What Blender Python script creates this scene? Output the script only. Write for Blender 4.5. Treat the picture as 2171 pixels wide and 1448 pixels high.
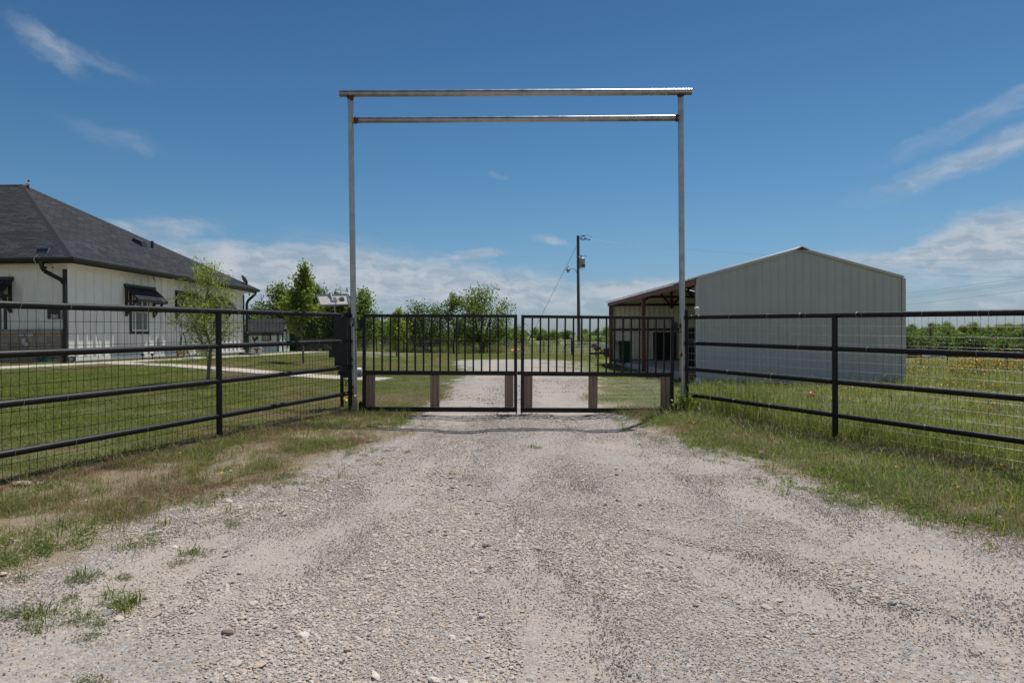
import bpy, math, random
import numpy as np
from mathutils import Vector, Matrix, Euler

random.seed(7); rng = np.random.default_rng(11)
scene = bpy.context.scene
for o in list(bpy.data.objects): bpy.data.objects.remove(o)

# ------------------------------------------------------------------ camera
W_, H_, F_ = 2171.0, 1448.0, 1447.0
CX, CY = W_/2, H_/2
EYE = 1.2
PITCH = 0.0062; ROLL = -0.0066
cam_d = bpy.data.cameras.new("camera"); cam = bpy.data.objects.new("camera", cam_d)
scene.collection.objects.link(cam); scene.camera = cam
cam_d.sensor_width = 36; cam_d.lens = 36*F_/W_; cam_d.clip_start = 0.05; cam_d.clip_end = 9000
R_CAM = Matrix.Rotation(math.pi/2 - PITCH, 3, 'X') @ Matrix.Rotation(ROLL, 3, 'Z')
cam.matrix_world = Matrix.Translation((0, 0, EYE)) @ R_CAM.to_4x4()

def at(px, py, d):
    """point seen at photo pixel (px,py) standing d metres away along +Y"""
    r = R_CAM @ Vector(((px-CX)/F_, (CY-py)/F_, -1.0))
    t = d / r.y
    return Vector((r.x*t, d, EYE + r.z*t))

# ------------------------------------------------------------------ sky, sun, exposure
SUN = Vector((0.23, 0.36, 0.905)).normalized()
SUN_EL = math.asin(SUN.z); SUN_AZ = math.atan2(SUN.x, SUN.y)
world = bpy.data.worlds.new("World"); scene.world = world; world.use_nodes = True
wt = world.node_tree; wt.nodes.clear()
def wn(t, **k):
    n = wt.nodes.new(t)
    for a, b in k.items(): setattr(n, a, b)
    return n
def wmath(op, a, b=None, clamp=False):
    n = wn('ShaderNodeMath', operation=op, use_clamp=clamp)
    for i, v in enumerate((a, b)):
        if v is None: continue
        if isinstance(v, (int, float)): n.inputs[i].default_value = v
        else: wt.links.new(v, n.inputs[i])
    return n.outputs[0]
sky = wn('ShaderNodeTexSky', sky_type='NISHITA')
sky.sun_disc = False; sky.sun_elevation = SUN_EL; sky.sun_rotation = SUN_AZ
sky.altitude = 200; sky.air_density = 1.15; sky.dust_density = 0.6; sky.ozone_density = 3.5
tc = wn('ShaderNodeTexCoord'); sp = wn('ShaderNodeSeparateXYZ'); wt.links.new(tc.outputs['Generated'], sp.inputs[0])
DEG = 180/math.pi
az = wmath('MULTIPLY', wmath('ARCTAN2', sp.outputs[0], sp.outputs[1]), DEG)
el = wmath('MULTIPLY', wmath('ARCSINE', sp.outputs[2]), DEG)
cmb = wn('ShaderNodeCombineXYZ'); wt.links.new(az, cmb.inputs[0]); wt.links.new(el, cmb.inputs[1])
# warp
nw = wn('ShaderNodeTexNoise'); nw.inputs['Scale'].default_value = 0.16; nw.inputs['Detail'].default_value = 9; nw.inputs['Roughness'].default_value = .62
wt.links.new(cmb.outputs[0], nw.inputs['Vector'])
warp = wn('ShaderNodeVectorMath', operation='MULTIPLY_ADD')
wt.links.new(nw.outputs['Color'], warp.inputs[0]); warp.inputs[1].default_value = (7.0, 2.2, 0); 
off = wn('ShaderNodeVectorMath', operation='SUBTRACT'); wt.links.new(cmb.outputs[0], off.inputs[0]); off.inputs[1].default_value = (3.5, 1.1, 0)
wt.links.new(off.outputs[0], warp.inputs[2])
P = warp.outputs[0]
def cloud_noise(angle, sx, sy, scale, detail=9, rough=0.6):
    m = wn('ShaderNodeMapping', vector_type='TEXTURE'); wt.links.new(P, m.inputs[0])
    m.inputs['Rotation'].default_value = (0, 0, math.radians(angle)); m.inputs['Scale'].default_value = (sx, sy, 1)
    n = wn('ShaderNodeTexNoise'); n.inputs['Scale'].default_value = scale; n.inputs['Detail'].default_value = detail
    n.inputs['Roughness'].default_value = rough
    wt.links.new(m.outputs[0], n.inputs['Vector'])
    return n.outputs['Fac']
def blob(cx, cy, rx, ry, ang):
    m = wn('ShaderNodeMapping', vector_type='TEXTURE'); wt.links.new(P, m.inputs[0])
    m.inputs['Location'].default_value = (cx, cy, 0); m.inputs['Rotation'].default_value = (0, 0, math.radians(ang))
    m.inputs['Scale'].default_value = (rx, ry, 1)
    l = wn('ShaderNodeVectorMath', operation='LENGTH'); wt.links.new(m.outputs[0], l.inputs[0])
    r = wn('ShaderNodeMapRange', interpolation_type='SMOOTHSTEP'); wt.links.new(l.outputs['Value'], r.inputs[0])
    r.inputs[1].default_value = 1.15; r.inputs[2].default_value = 0.15; r.inputs[3].default_value = 0; r.inputs[4].default_value = 1
    return r.outputs[0]
def azel(px, py):
    p = at(px, py, 100) - Vector((0, 0, EYE))
    return math.degrees(math.atan2(p.x, p.y)), math.degrees(math.asin(p.z/p.length))
def pblob(px, py, rx, ry, ang): # radii in pixels
    a, e = azel(px, py)
    k = 360/(2*math.pi*F_)
    ca = math.cos(math.radians(a))
    return blob(a, e, rx*k*ca*ca, ry*k*ca, ang)
nA = cloud_noise(-5, 4.2, 1.0, 0.45, 10, .64)
nB = cloud_noise(17, 4.5, 1.0, 0.5)
nC = cloud_noise(-22, 5.0, 0.8, 0.5, 10, .66)
nD = cloud_noise(17, 9.0, 0.8, 0.5, 10, .66)
dens = []
def cloud(b, n, gain, thr, mx, soft=.9):
    v = wmath('SUBTRACT', wmath('ADD', wmath('MULTIPLY', b, .9), wmath('MULTIPLY', n, gain*2.3)), thr+.66)
    r = wn('ShaderNodeMapRange', interpolation_type='SMOOTHSTEP'); wt.links.new(v, r.inputs[0])
    r.inputs[1].default_value = 0; r.inputs[2].default_value = soft; r.inputs[3].default_value = 0; r.inputs[4].default_value = mx
    dens.append(wmath('MULTIPLY', r.outputs[0], wmath('POWER', b, .8)))
cloud(pblob(640, 590, 470, 100, -3), nA, 1.0, 0.44, 0.95, .6)
cloud(pblob(990, 612, 380, 66, -4), nA, 1.0, 0.48, 0.95, .6)
cloud(pblob(455, 570, 230, 75, 3), nA, 1.0, 0.50, 0.85, .7)
cloud(pblob(330, 482, 190, 36, 6), nC, 1.0, 0.62, 0.6)
cloud(pblob(1005, 543, 95, 20, 3), nA, 1.0, 0.55, 0.75)
cloud(pblob(1350, 622, 260, 42, 2), nA, 1.0, 0.5, 0.85, .7)
cloud(pblob(1172, 511, 52, 15, -15), nA, 1.0, 0.6, 0.6)
cloud(pblob(1042, 378, 45, 12, -8), nA, 1.0, 0.7, 0.35)
cloud(pblob(2150, 510, 430, 105, 9), nB, 1.0, 0.44, 0.95, .8)
cloud(pblob(1800, 565, 300, 40, 6), nB, 1.0, 0.56, 0.7)
cloud(pblob(2080, 330, 420, 44, 16.5), nD, 1.0, 0.50, 0.62, 1.1)
cloud(pblob(2150, 215, 260, 42, 19), nD, 1.0, 0.60, 0.38, 1.1)
cloud(pblob(1960, 300, 200, 40, 15), nD, 1.0, 0.74, 0.22, 1.1)
cloud(pblob(95, 95, 150, 46, -33), nC, 1.0, 0.60, 0.42, 1.2)
cloud(pblob(215, 128, 200, 30, -14), nC, 1.0, 0.66, 0.28, 1.2)
cloud(pblob(240, 285, 210, 40, -12), nC, 1.0, 0.72, 0.22, 1.2)
cloud(pblob(2120, 640, 200, 40, 3), nB, 1.0, 0.55, 0.6)
# unseen cloud band added outside the frame, widened to lift the ambient light
mr = wn('ShaderNodeMapRange', interpolation_type='SMOOTHSTEP'); wt.links.new(wmath('ABSOLUTE', az), mr.inputs[0])
mr.inputs[1].default_value = 42; mr.inputs[2].default_value = 60
me = wn('ShaderNodeMapRange', interpolation_type='SMOOTHSTEP'); wt.links.new(wmath('ABSOLUTE', wmath('SUBTRACT', el, 12.0)), me.inputs[0])
me.inputs[1].default_value = 26; me.inputs[2].default_value = 4
band = wmath('MULTIPLY', mr.outputs[0], me.outputs[0])
cloud(band, nA, 1.0, .56, 0.8)
tot = dens[0]
for d_ in dens[1:]: # screen-combine
    tot = wmath('SUBTRACT', wmath('ADD', tot, d_), wmath('MULTIPLY', tot, d_))
hs = wn('ShaderNodeHueSaturation'); hs.inputs['Saturation'].default_value = 1.0; hs.inputs['Hue'].default_value = 0.5
wt.links.new(sky.outputs[0], hs.inputs['Color'])
tint = wn('ShaderNodeMix', data_type='RGBA', blend_type='MULTIPLY'); tint.inputs['Factor'].default_value = 1
wt.links.new(hs.outputs[0], tint.inputs['A'])
tr_ = wn('ShaderNodeValToRGB'); wt.links.new(wmath('DIVIDE', wmath('ABSOLUTE', el), 90.0), tr_.inputs[0])
tr_.color_ramp.elements[0].position = 0.0; tr_.color_ramp.elements[0].color = (.53, .66, .96, 1)
tr_.color_ramp.elements[1].position = .30; tr_.color_ramp.elements[1].color = (.265, .485, .66, 1)
for p_, c_ in ((.09, (.47, .69, .85, 1)), (.17, (.37, .63, .775, 1)), (.6, (.22, .42, .63, 1))): tr_.color_ramp.elements.new(p_).color = c_
wt.links.new(tr_.outputs[0], tint.inputs['B'])
mix = wn('ShaderNodeMix', data_type='RGBA'); wt.links.new(tot, mix.inputs['Factor'])
wt.links.new(tint.outputs['Result'], mix.inputs['A']); 
cn_ = cloud_noise(-4, 3.0, 1.0, 1.1, 8, .62)
cmx = wn('ShaderNodeMix', data_type='RGBA'); cr_ = wn('ShaderNodeMapRange', interpolation_type='SMOOTHSTEP'); wt.links.new(cn_, cr_.inputs[0]); cr_.inputs[1].default_value = .36; cr_.inputs[2].default_value = .62
wt.links.new(cr_.outputs[0], cmx.inputs['Factor']); cmx.inputs['A'].default_value = (3.7, 4.5, 5.45, 1); cmx.inputs['B'].default_value = (5.7, 6.2, 6.8, 1); wt.links.new(cmx.outputs['Result'], mix.inputs['B'])
bg = wn('ShaderNodeBackground'); bg.inputs['Strength'].default_value = 0.1
wt.links.new(mix.outputs['Result'], bg.inputs['Color'])
wo = wn('ShaderNodeOutputWorld'); wt.links.new(bg.outputs[0], wo.inputs['Surface'])

sun_d = bpy.data.lights.new("sun", 'SUN'); sun_d.energy = 5.0; sun_d.angle = math.radians(0.53); sun_d.color = (1.0, 0.955, 0.88)
sun = bpy.data.objects.new("sun", sun_d); scene.collection.objects.link(sun)
sun.rotation_euler = SUN.to_track_quat('Z', 'Y').to_euler()
scene.view_settings.view_transform = 'Standard'; scene.view_settings.look = 'None'
scene.view_settings.exposure = -0.15; scene.view_settings.gamma = 1.0; scene.view_settings.use_curve_mapping = False
scene.cycles.max_bounces = 8; scene.cycles.transparent_max_bounces = 8

# ------------------------------------------------------------------ helpers
def smooth(a, b, x):
    t = np.clip((np.asarray(x, float)-a)/(b-a), 0, 1); return t*t*(3-2*t)
def _h(ix, iy, s):
    n = (ix.astype(np.int64)*374761393 + iy.astype(np.int64)*668265263 + s*2147483647) & 0xffffffff
    n = ((n ^ (n >> 13))*1274126177) & 0xffffffff
    return ((n ^ (n >> 16)) & 0xffff)/65535.0
def vnoise(x, y, s=0):
    x = np.asarray(x, float); y = np.asarray(y, float)
    ix = np.floor(x).astype(np.int64); iy = np.floor(y).astype(np.int64); fx = x-ix; fy = y-iy
    fx = fx*fx*(3-2*fx); fy = fy*fy*(3-2*fy)
    return (_h(ix, iy, s)*(1-fx)+_h(ix+1, iy, s)*fx)*(1-fy)+(_h(ix, iy+1, s)*(1-fx)+_h(ix+1, iy+1, s)*fx)*fy
def fbm(x, y, s=0, o=4):
    v = 0; a = 0.5; t = 0
    for i in range(o): v = v+a*vnoise(x*2**i, y*2**i, s+i*17); t += a; a *= .5
    return v/t

def link(o): scene.collection.objects.link(o); return o
def tag(o, label=None, cat=None, group=None, kind=None):
    if label: o['label'] = label
    if cat: o['category'] = cat
    if group: o['group'] = group
    if kind: o['kind'] = kind
    return o
def empty(name, loc=(0, 0, 0), rz=0.0, label=None, cat=None, group=None):
    o = bpy.data.objects.new(name, None); link(o); o.location = loc; o.rotation_euler = (0, 0, rz)
    o.empty_display_size = 0.1
    return tag(o, label, cat, group)
def copy_tree(o, parent=None):
    c = o.copy(); link(c)
    if parent is not None: c.parent = parent
    for ch in o.children: copy_tree(ch, c)
    return c

class MB:
    def __init__(s): s.v = []; s.f = []; s.uv = None
    def add(s, vs, fs):
        n = len(s.v); s.v.extend([tuple(v) for v in vs]); s.f.extend([tuple(i+n for i in f) for f in fs]); return s
    def box(s, x0, x1, y0, y1, z0, z1):
        vs = [(x0,y0,z0),(x1,y0,z0),(x1,y1,z0),(x0,y1,z0),(x0,y0,z1),(x1,y0,z1),(x1,y1,z1),(x0,y1,z1)]
        return s.add(vs, [(0,3,2,1),(4,5,6,7),(0,1,5,4),(1,2,6,5),(2,3,7,6),(3,0,4,7)])
    def bar(s, p0, p1, hw, hd, n=(0, 1, 0)):
        """box from p0 to p1; hd half-size along n, hw half-size across"""
        p0 = Vector(p0); p1 = Vector(p1); d = (p1-p0).normalized(); n = Vector(n)
        n = (n - d*n.dot(d)).normalized(); w = d.cross(n)
        vs = []
        for p in (p0, p1):
            for a, b in ((-1,-1),(1,-1),(1,1),(-1,1)): vs.append(p + w*hw*a + n*hd*b)
        return s.add(vs, [(0,3,2,1),(4,5,6,7),(0,1,5,4),(1,2,6,5),(2,3,7,6),(3,0,4,7)])
    def tube(s, pts, r, n=8, caps=True):
        pts = [Vector(p) for p in pts]; m = len(pts)
        rs = r if isinstance(r, (list, tuple)) else [r]*m
        base = len(s.v); up = Vector((0, 0, 1)); u = None
        for i, p in enumerate(pts):
            d = (pts[min(i+1, m-1)]-pts[max(i-1, 0)]).normalized()
            if u is None:
                ref = up if abs(d.z) < .9 else Vector((1, 0, 0)); u = d.cross(ref).normalized()
            else:
                u = (u - d*u.dot(d)).normalized()
            w = d.cross(u)
            for k in range(n):
                a = 2*math.pi*k/n; s.v.append(tuple(p+(u*math.cos(a)+w*math.sin(a))*rs[i]))
        for i in range(m-1):
            for k in range(n):
                a = base+i*n+k; b = base+i*n+(k+1) % n; s.f.append((a, b, b+n, a+n))
        if caps:
            s.f.append(tuple(base+k for k in reversed(range(n)))); s.f.append(tuple(base+(m-1)*n+k for k in range(n)))
        return s
    def lathe(s, c, prof, n=16):
        c = Vector(c); base = len(s.v); m = len(prof)
        for r, z in prof:
            for k in range(n):
                a = 2*math.pi*k/n; s.v.append((c.x+r*math.cos(a), c.y+r*math.sin(a), c.z+z))
        for i in range(m-1):
            for k in range(n):
                a = base+i*n+k; b = base+i*n+(k+1) % n; s.f.append((a, b, b+n, a+n))
        s.f.append(tuple(base+k for k in reversed(range(n)))); s.f.append(tuple(base+(m-1)*n+k for k in range(n)))
        return s
    def torus(s, c, axis, R, r, n=14, k=5, arc=2*math.pi, start=0):
        c = Vector(c); ax = Vector(axis).normalized(); ref = Vector((0, 0, 1)) if abs(ax.z) < .9 else Vector((1, 0, 0))
        u = ax.cross(ref).normalized(); w = ax.cross(u)
        pts = [c+(u*math.cos(start+arc*i/n)+w*math.sin(start+arc*i/n))*R for i in range(n+1)]
        return s.tube(pts, r, k)
    def prism(s, poly, y0, y1, axis='y'):
        n = len(poly)
        f = {'y': lambda a, b, t: (a, t, b), 'x': lambda a, b, t: (t, a, b), 'z': lambda a, b, t: (a, b, t)}[axis]
        vs = [f(a, b, y0) for a, b in poly]+[f(a, b, y1) for a, b in poly]
        fs = [tuple(range(n)), tuple(reversed(range(n, 2*n)))]+[(i, (i+n), (i+1) % n+n, (i+1) % n) for i in range(n)]
        return s.add(vs, fs)
    def blobs(s, c, r, seed=0, sub=2, amp=.25, sc=(1, 1, 1)):
        import bmesh
        bm = bmesh.new(); bmesh.ops.create_icosphere(bm, subdivisions=sub, radius=1)
        rr = random.Random(seed)
        vs = []
        for v in bm.verts:
            k = 1+rr.uniform(-amp, amp); vs.append((c[0]+v.co.x*r*sc[0]*k, c[1]+v.co.y*r*sc[1]*k, c[2]+v.co.z*r*sc[2]*k))
        bm.verts.index_update()
        s.add(vs, [tuple(v.index for v in f.verts) for f in bm.faces]); bm.free(); return s
    def mesh(s, name, mat=None, sm=False, bevel=0):
        m = bpy.data.meshes.new(name); m.from_pydata(s.v, [], s.f); m.update()
        import bmesh
        if not getattr(s, 'noflip', False):
            bm = bmesh.new(); bm.from_mesh(m); bmesh.ops.recalc_face_normals(bm, faces=bm.faces); bm.to_mesh(m); bm.free()
        if mat: m.materials.append(mat)
        if sm:
            m.polygons.foreach_set('use_smooth', [True]*len(m.polygons))
            try: m.set_sharp_from_angle(angle=math.radians(40))
            except Exception: pass
        return m
    def build(s, name, mat=None, parent=None, sm=False, bevel=0):
        o = bpy.data.objects.new(name, s.mesh(name, mat, sm)); link(o)
        if parent is not None: o.parent = parent
        if bevel:
            b = o.modifiers.new('bevel', 'BEVEL'); b.width = bevel; b.segments = 2; b.limit_method = 'ANGLE'
        return o

# ------------------------------------------------------------------ materials
class NT:
    def __init__(s, name):
        s.m = bpy.data.materials.new(name); s.m.use_nodes = True; s.t = s.m.node_tree; s.t.nodes.clear()
        s.out = s.t.nodes.new('ShaderNodeOutputMaterial'); s.b = s.t.nodes.new('ShaderNodeBsdfPrincipled')
        s.t.links.new(s.b.outputs[0], s.out.inputs[0]); s._tc = None
    def n(s, t, **k):
        x = s.t.nodes.new(t)
        for a, b in k.items(): setattr(x, a, b)
        return x
    def l(s, a, b): s.t.links.new(a, b)
    def coord(s, kind='Object'):
        if s._tc is None: s._tc = s.n('ShaderNodeTexCoord')
        return s._tc.outputs[kind]
    def mapped(s, scale=(1, 1, 1), rot=(0, 0, 0), kind='Object'):
        m = s.n('ShaderNodeMapping'); s.l(s.coord(kind), m.inputs[0]); m.inputs['Scale'].default_value = scale; m.inputs['Rotation'].default_value = rot
        return m.outputs[0]
    def noise(s, scale, detail=4, rough=.5, vec=None, dist=0):
        n = s.n('ShaderNodeTexNoise'); n.inputs['Scale'].default_value = scale; n.inputs['Detail'].default_value = detail
        n.inputs['Roughness'].default_value = rough; n.inputs['Distortion'].default_value = dist
        s.l(vec if vec is not None else s.coord(), n.inputs['Vector']); return n
    def ramp(s, fac, stops, interp='LINEAR'):
        r = s.n('ShaderNodeValToRGB'); r.color_ramp.interpolation = interp
        e = r.color_ramp.elements
        while len(e) > 1: e.remove(e[-1])
        e[0].position = stops[0][0]; e[0].color = (*stops[0][1], 1)
        for p, c in stops[1:]:
            x = e.new(p); x.color = (*c, 1)
        s.l(fac, r.inputs[0]); return r.outputs[0]
    def mix(s, f, a, b, mode='MIX'):
        m = s.n('ShaderNodeMix', data_type='RGBA', blend_type=mode)
        for v, i in ((f, 'Factor'), (a, 'A'), (b, 'B')):
            if isinstance(v, (int, float)): m.inputs[i].default_value = v
            elif isinstance(v, tuple): m.inputs[i].default_value = (*v[:3], 1)
            else: s.l(v, m.inputs[i])
        return m.outputs['Result']
    def math(s, op, a, b=None, clamp=False):
        n = s.n('ShaderNodeMath', operation=op, use_clamp=clamp)
        for i, v in enumerate((a, b)):
            if v is None: continue
            if isinstance(v, (int, float)): n.inputs[i].default_value = v
            else: s.l(v, n.inputs[i])
        return n.outputs[0]
    def range(s, v, a, b, c=0, d=1, sm=True):
        r = s.n('ShaderNodeMapRange'); r.interpolation_type = 'SMOOTHSTEP' if sm else 'LINEAR'; s.l(v, r.inputs[0])
        for i, x in enumerate((a, b, c, d)): r.inputs[i+1].default_value = x
        return r.outputs[0]
    def bump(s, h, strength=.3, dist=.01, prev=None):
        b = s.n('ShaderNodeBump'); b.inputs['Strength'].default_value = strength; b.inputs['Distance'].default_value = dist
        s.l(h, b.inputs['Height'])
        if prev is not None: s.l(prev, b.inputs['Normal'])
        return b.outputs[0]
    def set(s, **k):
        for a, v in k.items():
            key = {'color': 'Base Color', 'rough': 'Roughness', 'metal': 'Metallic', 'normal': 'Normal', 'spec': 'Specular IOR Level', 'trans': 'Transmission Weight', 'alpha': 'Alpha'}[a]
            i = s.b.inputs[key]
            if isinstance(v, (int, float)): i.default_value = v
            elif isinstance(v, tuple): i.default_value = (*v[:3], 1)
            else: s.l(v, i)
        return s
def simple(name, col, rough=.6, metal=0, var=.12, nscale=6, bump=0, bscale=40, spec=.5):
    t = NT(name); n = t.noise(nscale, 5, .6)
    c = t.mix(t.range(n.outputs['Fac'], .25, .75), tuple(x*(1-var) for x in col), tuple(min(1, x*(1+var)) for x in col))
    t.set(color=c, rough=rough, metal=metal, spec=spec)
    if bump: t.set(normal=t.bump(t.noise(bscale, 3).outputs['Fac'], bump, .01))
    return t.m
M = {}
def black_paint():
    t = NT('black_paint'); n1 = t.noise(14, 6, .7); n2 = t.noise(90, 3, .6, t.mapped((1, 1, .4)))
    dust = t.range(n2.outputs['Fac'], .62, .8); big = t.range(n1.outputs['Fac'], .35, .75)
    c = t.mix(big, (.006, .006, .007), (.012, .011, .011)); c = t.mix(t.math('MULTIPLY', dust, .3), c, (.12, .105, .09))
    t.set(color=c, rough=t.range(n1.outputs['Fac'], .3, .7, .36, .55), spec=.32, normal=t.bump(n2.outputs['Fac'], .12, .004)); return t.m
M['black'] = black_paint()
def galv():
    t = NT('galvanised_pipe'); n1 = t.noise(7, 6, .7); n2 = t.noise(3, 5, .6, t.mapped((14, 14, .5)))
    c = t.mix(t.range(n1.outputs['Fac'], .3, .7), (.27, .28, .28), (.42, .42, .41))
    c = t.mix(t.range(n2.outputs['Fac'], .55, .8, 0, .6), c, (.2, .17, .14))
    n3 = t.noise(5, 6, .75); c = t.mix(t.range(n3.outputs['Fac'], .66, .8, 0, .7), c, (.11, .045, .02))
    t.set(color=c, metal=.85, rough=t.range(n1.outputs['Fac'], .3, .7, .27, .36), normal=t.bump(t.noise(1.5, 2).outputs['Fac'], .05, .003)); return t.m
M['galv'] = galv()
def rust():
    t = NT('rusty_weld'); n = t.noise(40, 5, .7)
    t.set(color=t.ramp(n.outputs['Fac'], [(.3, (.02, .01, .008)), (.5, (.09, .035, .015)), (.75, (.2, .08, .03))]), rough=.85, normal=t.bump(n.outputs['Fac'], .6, .006)); return t.m
M['rust'] = rust()
M['wiredark'] = simple('dark_wire', (.03, .03, .03), .5, .3, .2)
M['wire'] = simple('wire', (.22, .22, .21), .45, .6, .2)
M['tie'] = simple('wire_tie', (.45, .44, .42), .5, .5, .2)
def wood(name, a, b, c_, scale=1.0):
    t = NT(name)
    oi = t.n('ShaderNodeObjectInfo'); addv = t.n('ShaderNodeVectorMath', operation='ADD')
    m = t.n('ShaderNodeMapping'); t.l(t.coord(), addv.inputs[0]); sc = t.n('ShaderNodeVectorMath', operation='SCALE')
    t.l(oi.outputs['Location'], sc.inputs[0]); sc.inputs['Scale'].default_value = 3; cb = t.n('ShaderNodeCombineXYZ'); t.l(oi.outputs['Random'], cb.inputs[0]); t.l(oi.outputs['Random'], cb.inputs[2])
    sc2 = t.n('ShaderNodeVectorMath', operation='SCALE'); t.l(cb.outputs[0], sc2.inputs[0]); sc2.inputs['Scale'].default_value = 9
    t.l(sc2.outputs[0], addv.inputs[1]); t.l(addv.outputs[0], m.inputs[0]); m.inputs['Scale'].default_value = (9*scale, 9*scale, .9*scale)
    n = t.noise(2.2, 5, .6, m.outputs[0], 1.6)
    w = t.n('ShaderNodeTexWave', wave_type='RINGS', rings_direction='Z'); w.inputs['Scale'].default_value = 1.3; w.inputs['Distortion'].default_value = 7; w.inputs['Detail'].default_value = 3
    t.l(m.outputs[0], w.inputs['Vector'])
    f = t.math('ADD', t.math('MULTIPLY', n.outputs['Fac'], .6), t.math('MULTIPLY', w.outputs['Fac'], .4))
    t.set(color=t.ramp(f, [(.2, a), (.5, b), (.85, c_)]), rough=.8, normal=t.bump(f, .2, .003)); return t.m
M['board'] = wood('weathered_board', (.17, .105, .066), (.27, .18, .12), (.35, .245, .17), .45)
M['polewood'] = wood('pole_wood', (.05, .038, .03), (.1, .078, .062), (.16, .125, .1), .6)

def siding():
    t = NT('cream_siding'); n = t.noise(2.5, 6, .6); n2 = t.noise(5, 4, .6, t.mapped((6, 6, .3)))
    z = t.n('ShaderNodeSeparateXYZ'); t.l(t.coord(), z.inputs[0])
    c = t.mix(t.range(n.outputs['Fac'], .3, .7), (.79, .775, .735), (.84, .825, .79))
    c = t.mix(t.range(n2.outputs['Fac'], .5, .8, 0, .2), c, (.6, .56, .5))
    t.set(color=c, rough=.55, normal=t.bump(t.noise(60, 3, .6, t.mapped((8, 8, .6))).outputs['Fac'], .1, .004)); return t.m
M['siding'] = siding()
M['trim'] = simple('dark_trim', (.022, .021, .022), .45, 0, .2, 8)
M['soffit'] = simple('soffit', (.72, .66, .56), .7, 0, .06)
M['white'] = simple('white_paint', (.72, .72, .70), .5, 0, .06)
M['gutter'] = simple('gutter_bronze', (.02, .018, .017), .35, .2, .2)
def shingle(name, c0, c1, c2):
    t = NT(name); uv = t.coord('UV'); b = t.n('ShaderNodeTexBrick'); t.l(uv, b.inputs['Vector'])
    b.inputs['Scale'].default_value = 1; b.inputs['Brick Width'].default_value = .42; b.inputs['Row Height'].default_value = .16
    b.inputs['Mortar Size'].default_value = .028; b.inputs['Mortar Smooth'].default_value = .3; b.inputs['Bias'].default_value = -.1
    b.inputs['Color1'].default_value = (*c1, 1); b.inputs['Color2'].default_value = (*c2, 1); b.inputs['Mortar'].default_value = (*c0, 1)
    b.offset_frequency = 2; b.squash = 1.3; b.squash_frequency = 3
    n = t.n('ShaderNodeTexNoise'); t.l(uv, n.inputs['Vector']); n.inputs['Scale'].default_value = 90; n.inputs['Detail'].default_value = 3
    n2 = t.n('ShaderNodeTexNoise'); t.l(uv, n2.inputs['Vector']); n2.inputs['Scale'].default_value = .9; n2.inputs['Detail'].default_value = 5
    c = t.mix(t.range(n.outputs['Fac'], .35, .7, 0, .5), b.outputs['Color'], tuple(x*1.25 for x in c2))
    c = t.mix(t.range(n2.outputs['Fac'], .35, .7, 0, .4), c, tuple(x*.9 for x in c1))
    h = t.math('SUBTRACT', t.math('MULTIPLY', n.outputs['Fac'], .2), b.outputs['Fac'])
    t.set(color=c, rough=.9, normal=t.bump(h, .9, .03), spec=.25); return t.m
M['shingle'] = shingle('charcoal_shingle', (.001, .001, .001), (.010, .011, .015), (.062, .065, .076))  # near-black joint colour paints shadow lines along the shingle courses
M['shedwall'] = simple('shed_white_boards', (.86, .87, .88), .6, 0, .03)
M['shedshingle'] = shingle('shed_shingle', (.012, .012, .014), (.03, .031, .035), (.065, .065, .07))
def stone_m():
    t = NT('tan_stone'); oi = t.n('ShaderNodeObjectInfo')
    c = t.ramp(oi.outputs['Random'], [(0, (.36, .28, .19)), (.4, (.46, .37, .26)), (.75, (.52, .41, .28)), (1, (.40, .33, .26))])
    n = t.noise(14, 5, .65); c = t.mix(t.range(n.outputs['Fac'], .3, .75, 0, .5), c, (.2, .15, .1))
    t.set(color=c, rough=.9, normal=t.bump(n.outputs['Fac'], .6, .01)); return t.m
M['stone'] = stone_m()
M['mortar'] = simple('mortar', (.3, .27, .23), .95)
def barn_sheet(name, col, var):
    t = NT(name); n = t.noise(1.2, 6, .65); n2 = t.noise(3, 5, .7, t.mapped((5, 5, .25)))
    c = t.mix(t.range(n.outputs['Fac'], .3, .7), tuple(x*(1-var) for x in col), tuple(x*(1+var) for x in col))
    c = t.mix(t.range(n2.outputs['Fac'], .5, .85, 0, .35), c, tuple(x*y for x, y in zip(col, (.72, .66, .58))))
    n3 = t.noise(14, 6, .7); c = t.mix(t.range(n3.outputs['Fac'], .6, .78, 0, .25), c, tuple(x*.6 for x in col))
    t.set(color=c, rough=t.range(n.outputs['Fac'], .3, .7, .45, .6), metal=.0, normal=t.bump(n.outputs['Fac'], .15, .03)); return t.m
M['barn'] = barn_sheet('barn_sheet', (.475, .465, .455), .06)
M['barnin'] = barn_sheet('barn_sheet_cream', (.78, .76, .58), .05)
M['barnroof'] = barn_sheet('barn_roof_sheet', (.8, .8, .78), .03)
M['redoxide'] = simple('red_oxide_steel', (.17, .055, .042), .6, 0, .25, 5, .2)
M['darksteel'] = simple('dark_steel', (.05, .02, .015), .7, 0, .25)
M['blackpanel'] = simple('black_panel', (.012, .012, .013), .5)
M['concrete'] = simple('concrete', (.42, .39, .36), .9, 0, .1, 3, .4, 60)
M['path'] = simple('path_concrete', (.47, .41, .35), .9, 0, .08, 2, .3, 60)
M['plastic_green'] = simple('bin_green', (.012, .045, .02), .45, 0, .15)
M['glass'] = simple('window_glass', (.02, .026, .03), .06, 0, .1, 2, spec=.9)
M['blind'] = simple('window_blind', (.10, .115, .12), .25, 0, .1, 2, spec=.8)
M['solarback'] = simple('panel_back', (.50, .46, .42), .6)
M['alu'] = simple('aluminium', (.55, .55, .55), .3, .9, .08)
M['cell'] = simple('solar_cell', (.05, .06, .075), .2)
M['greybox'] = simple('grey_enamel', (.33, .34, .35), .45, .1, .15)
M['cable'] = simple('cable', (.015, .015, .015), .6)
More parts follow.
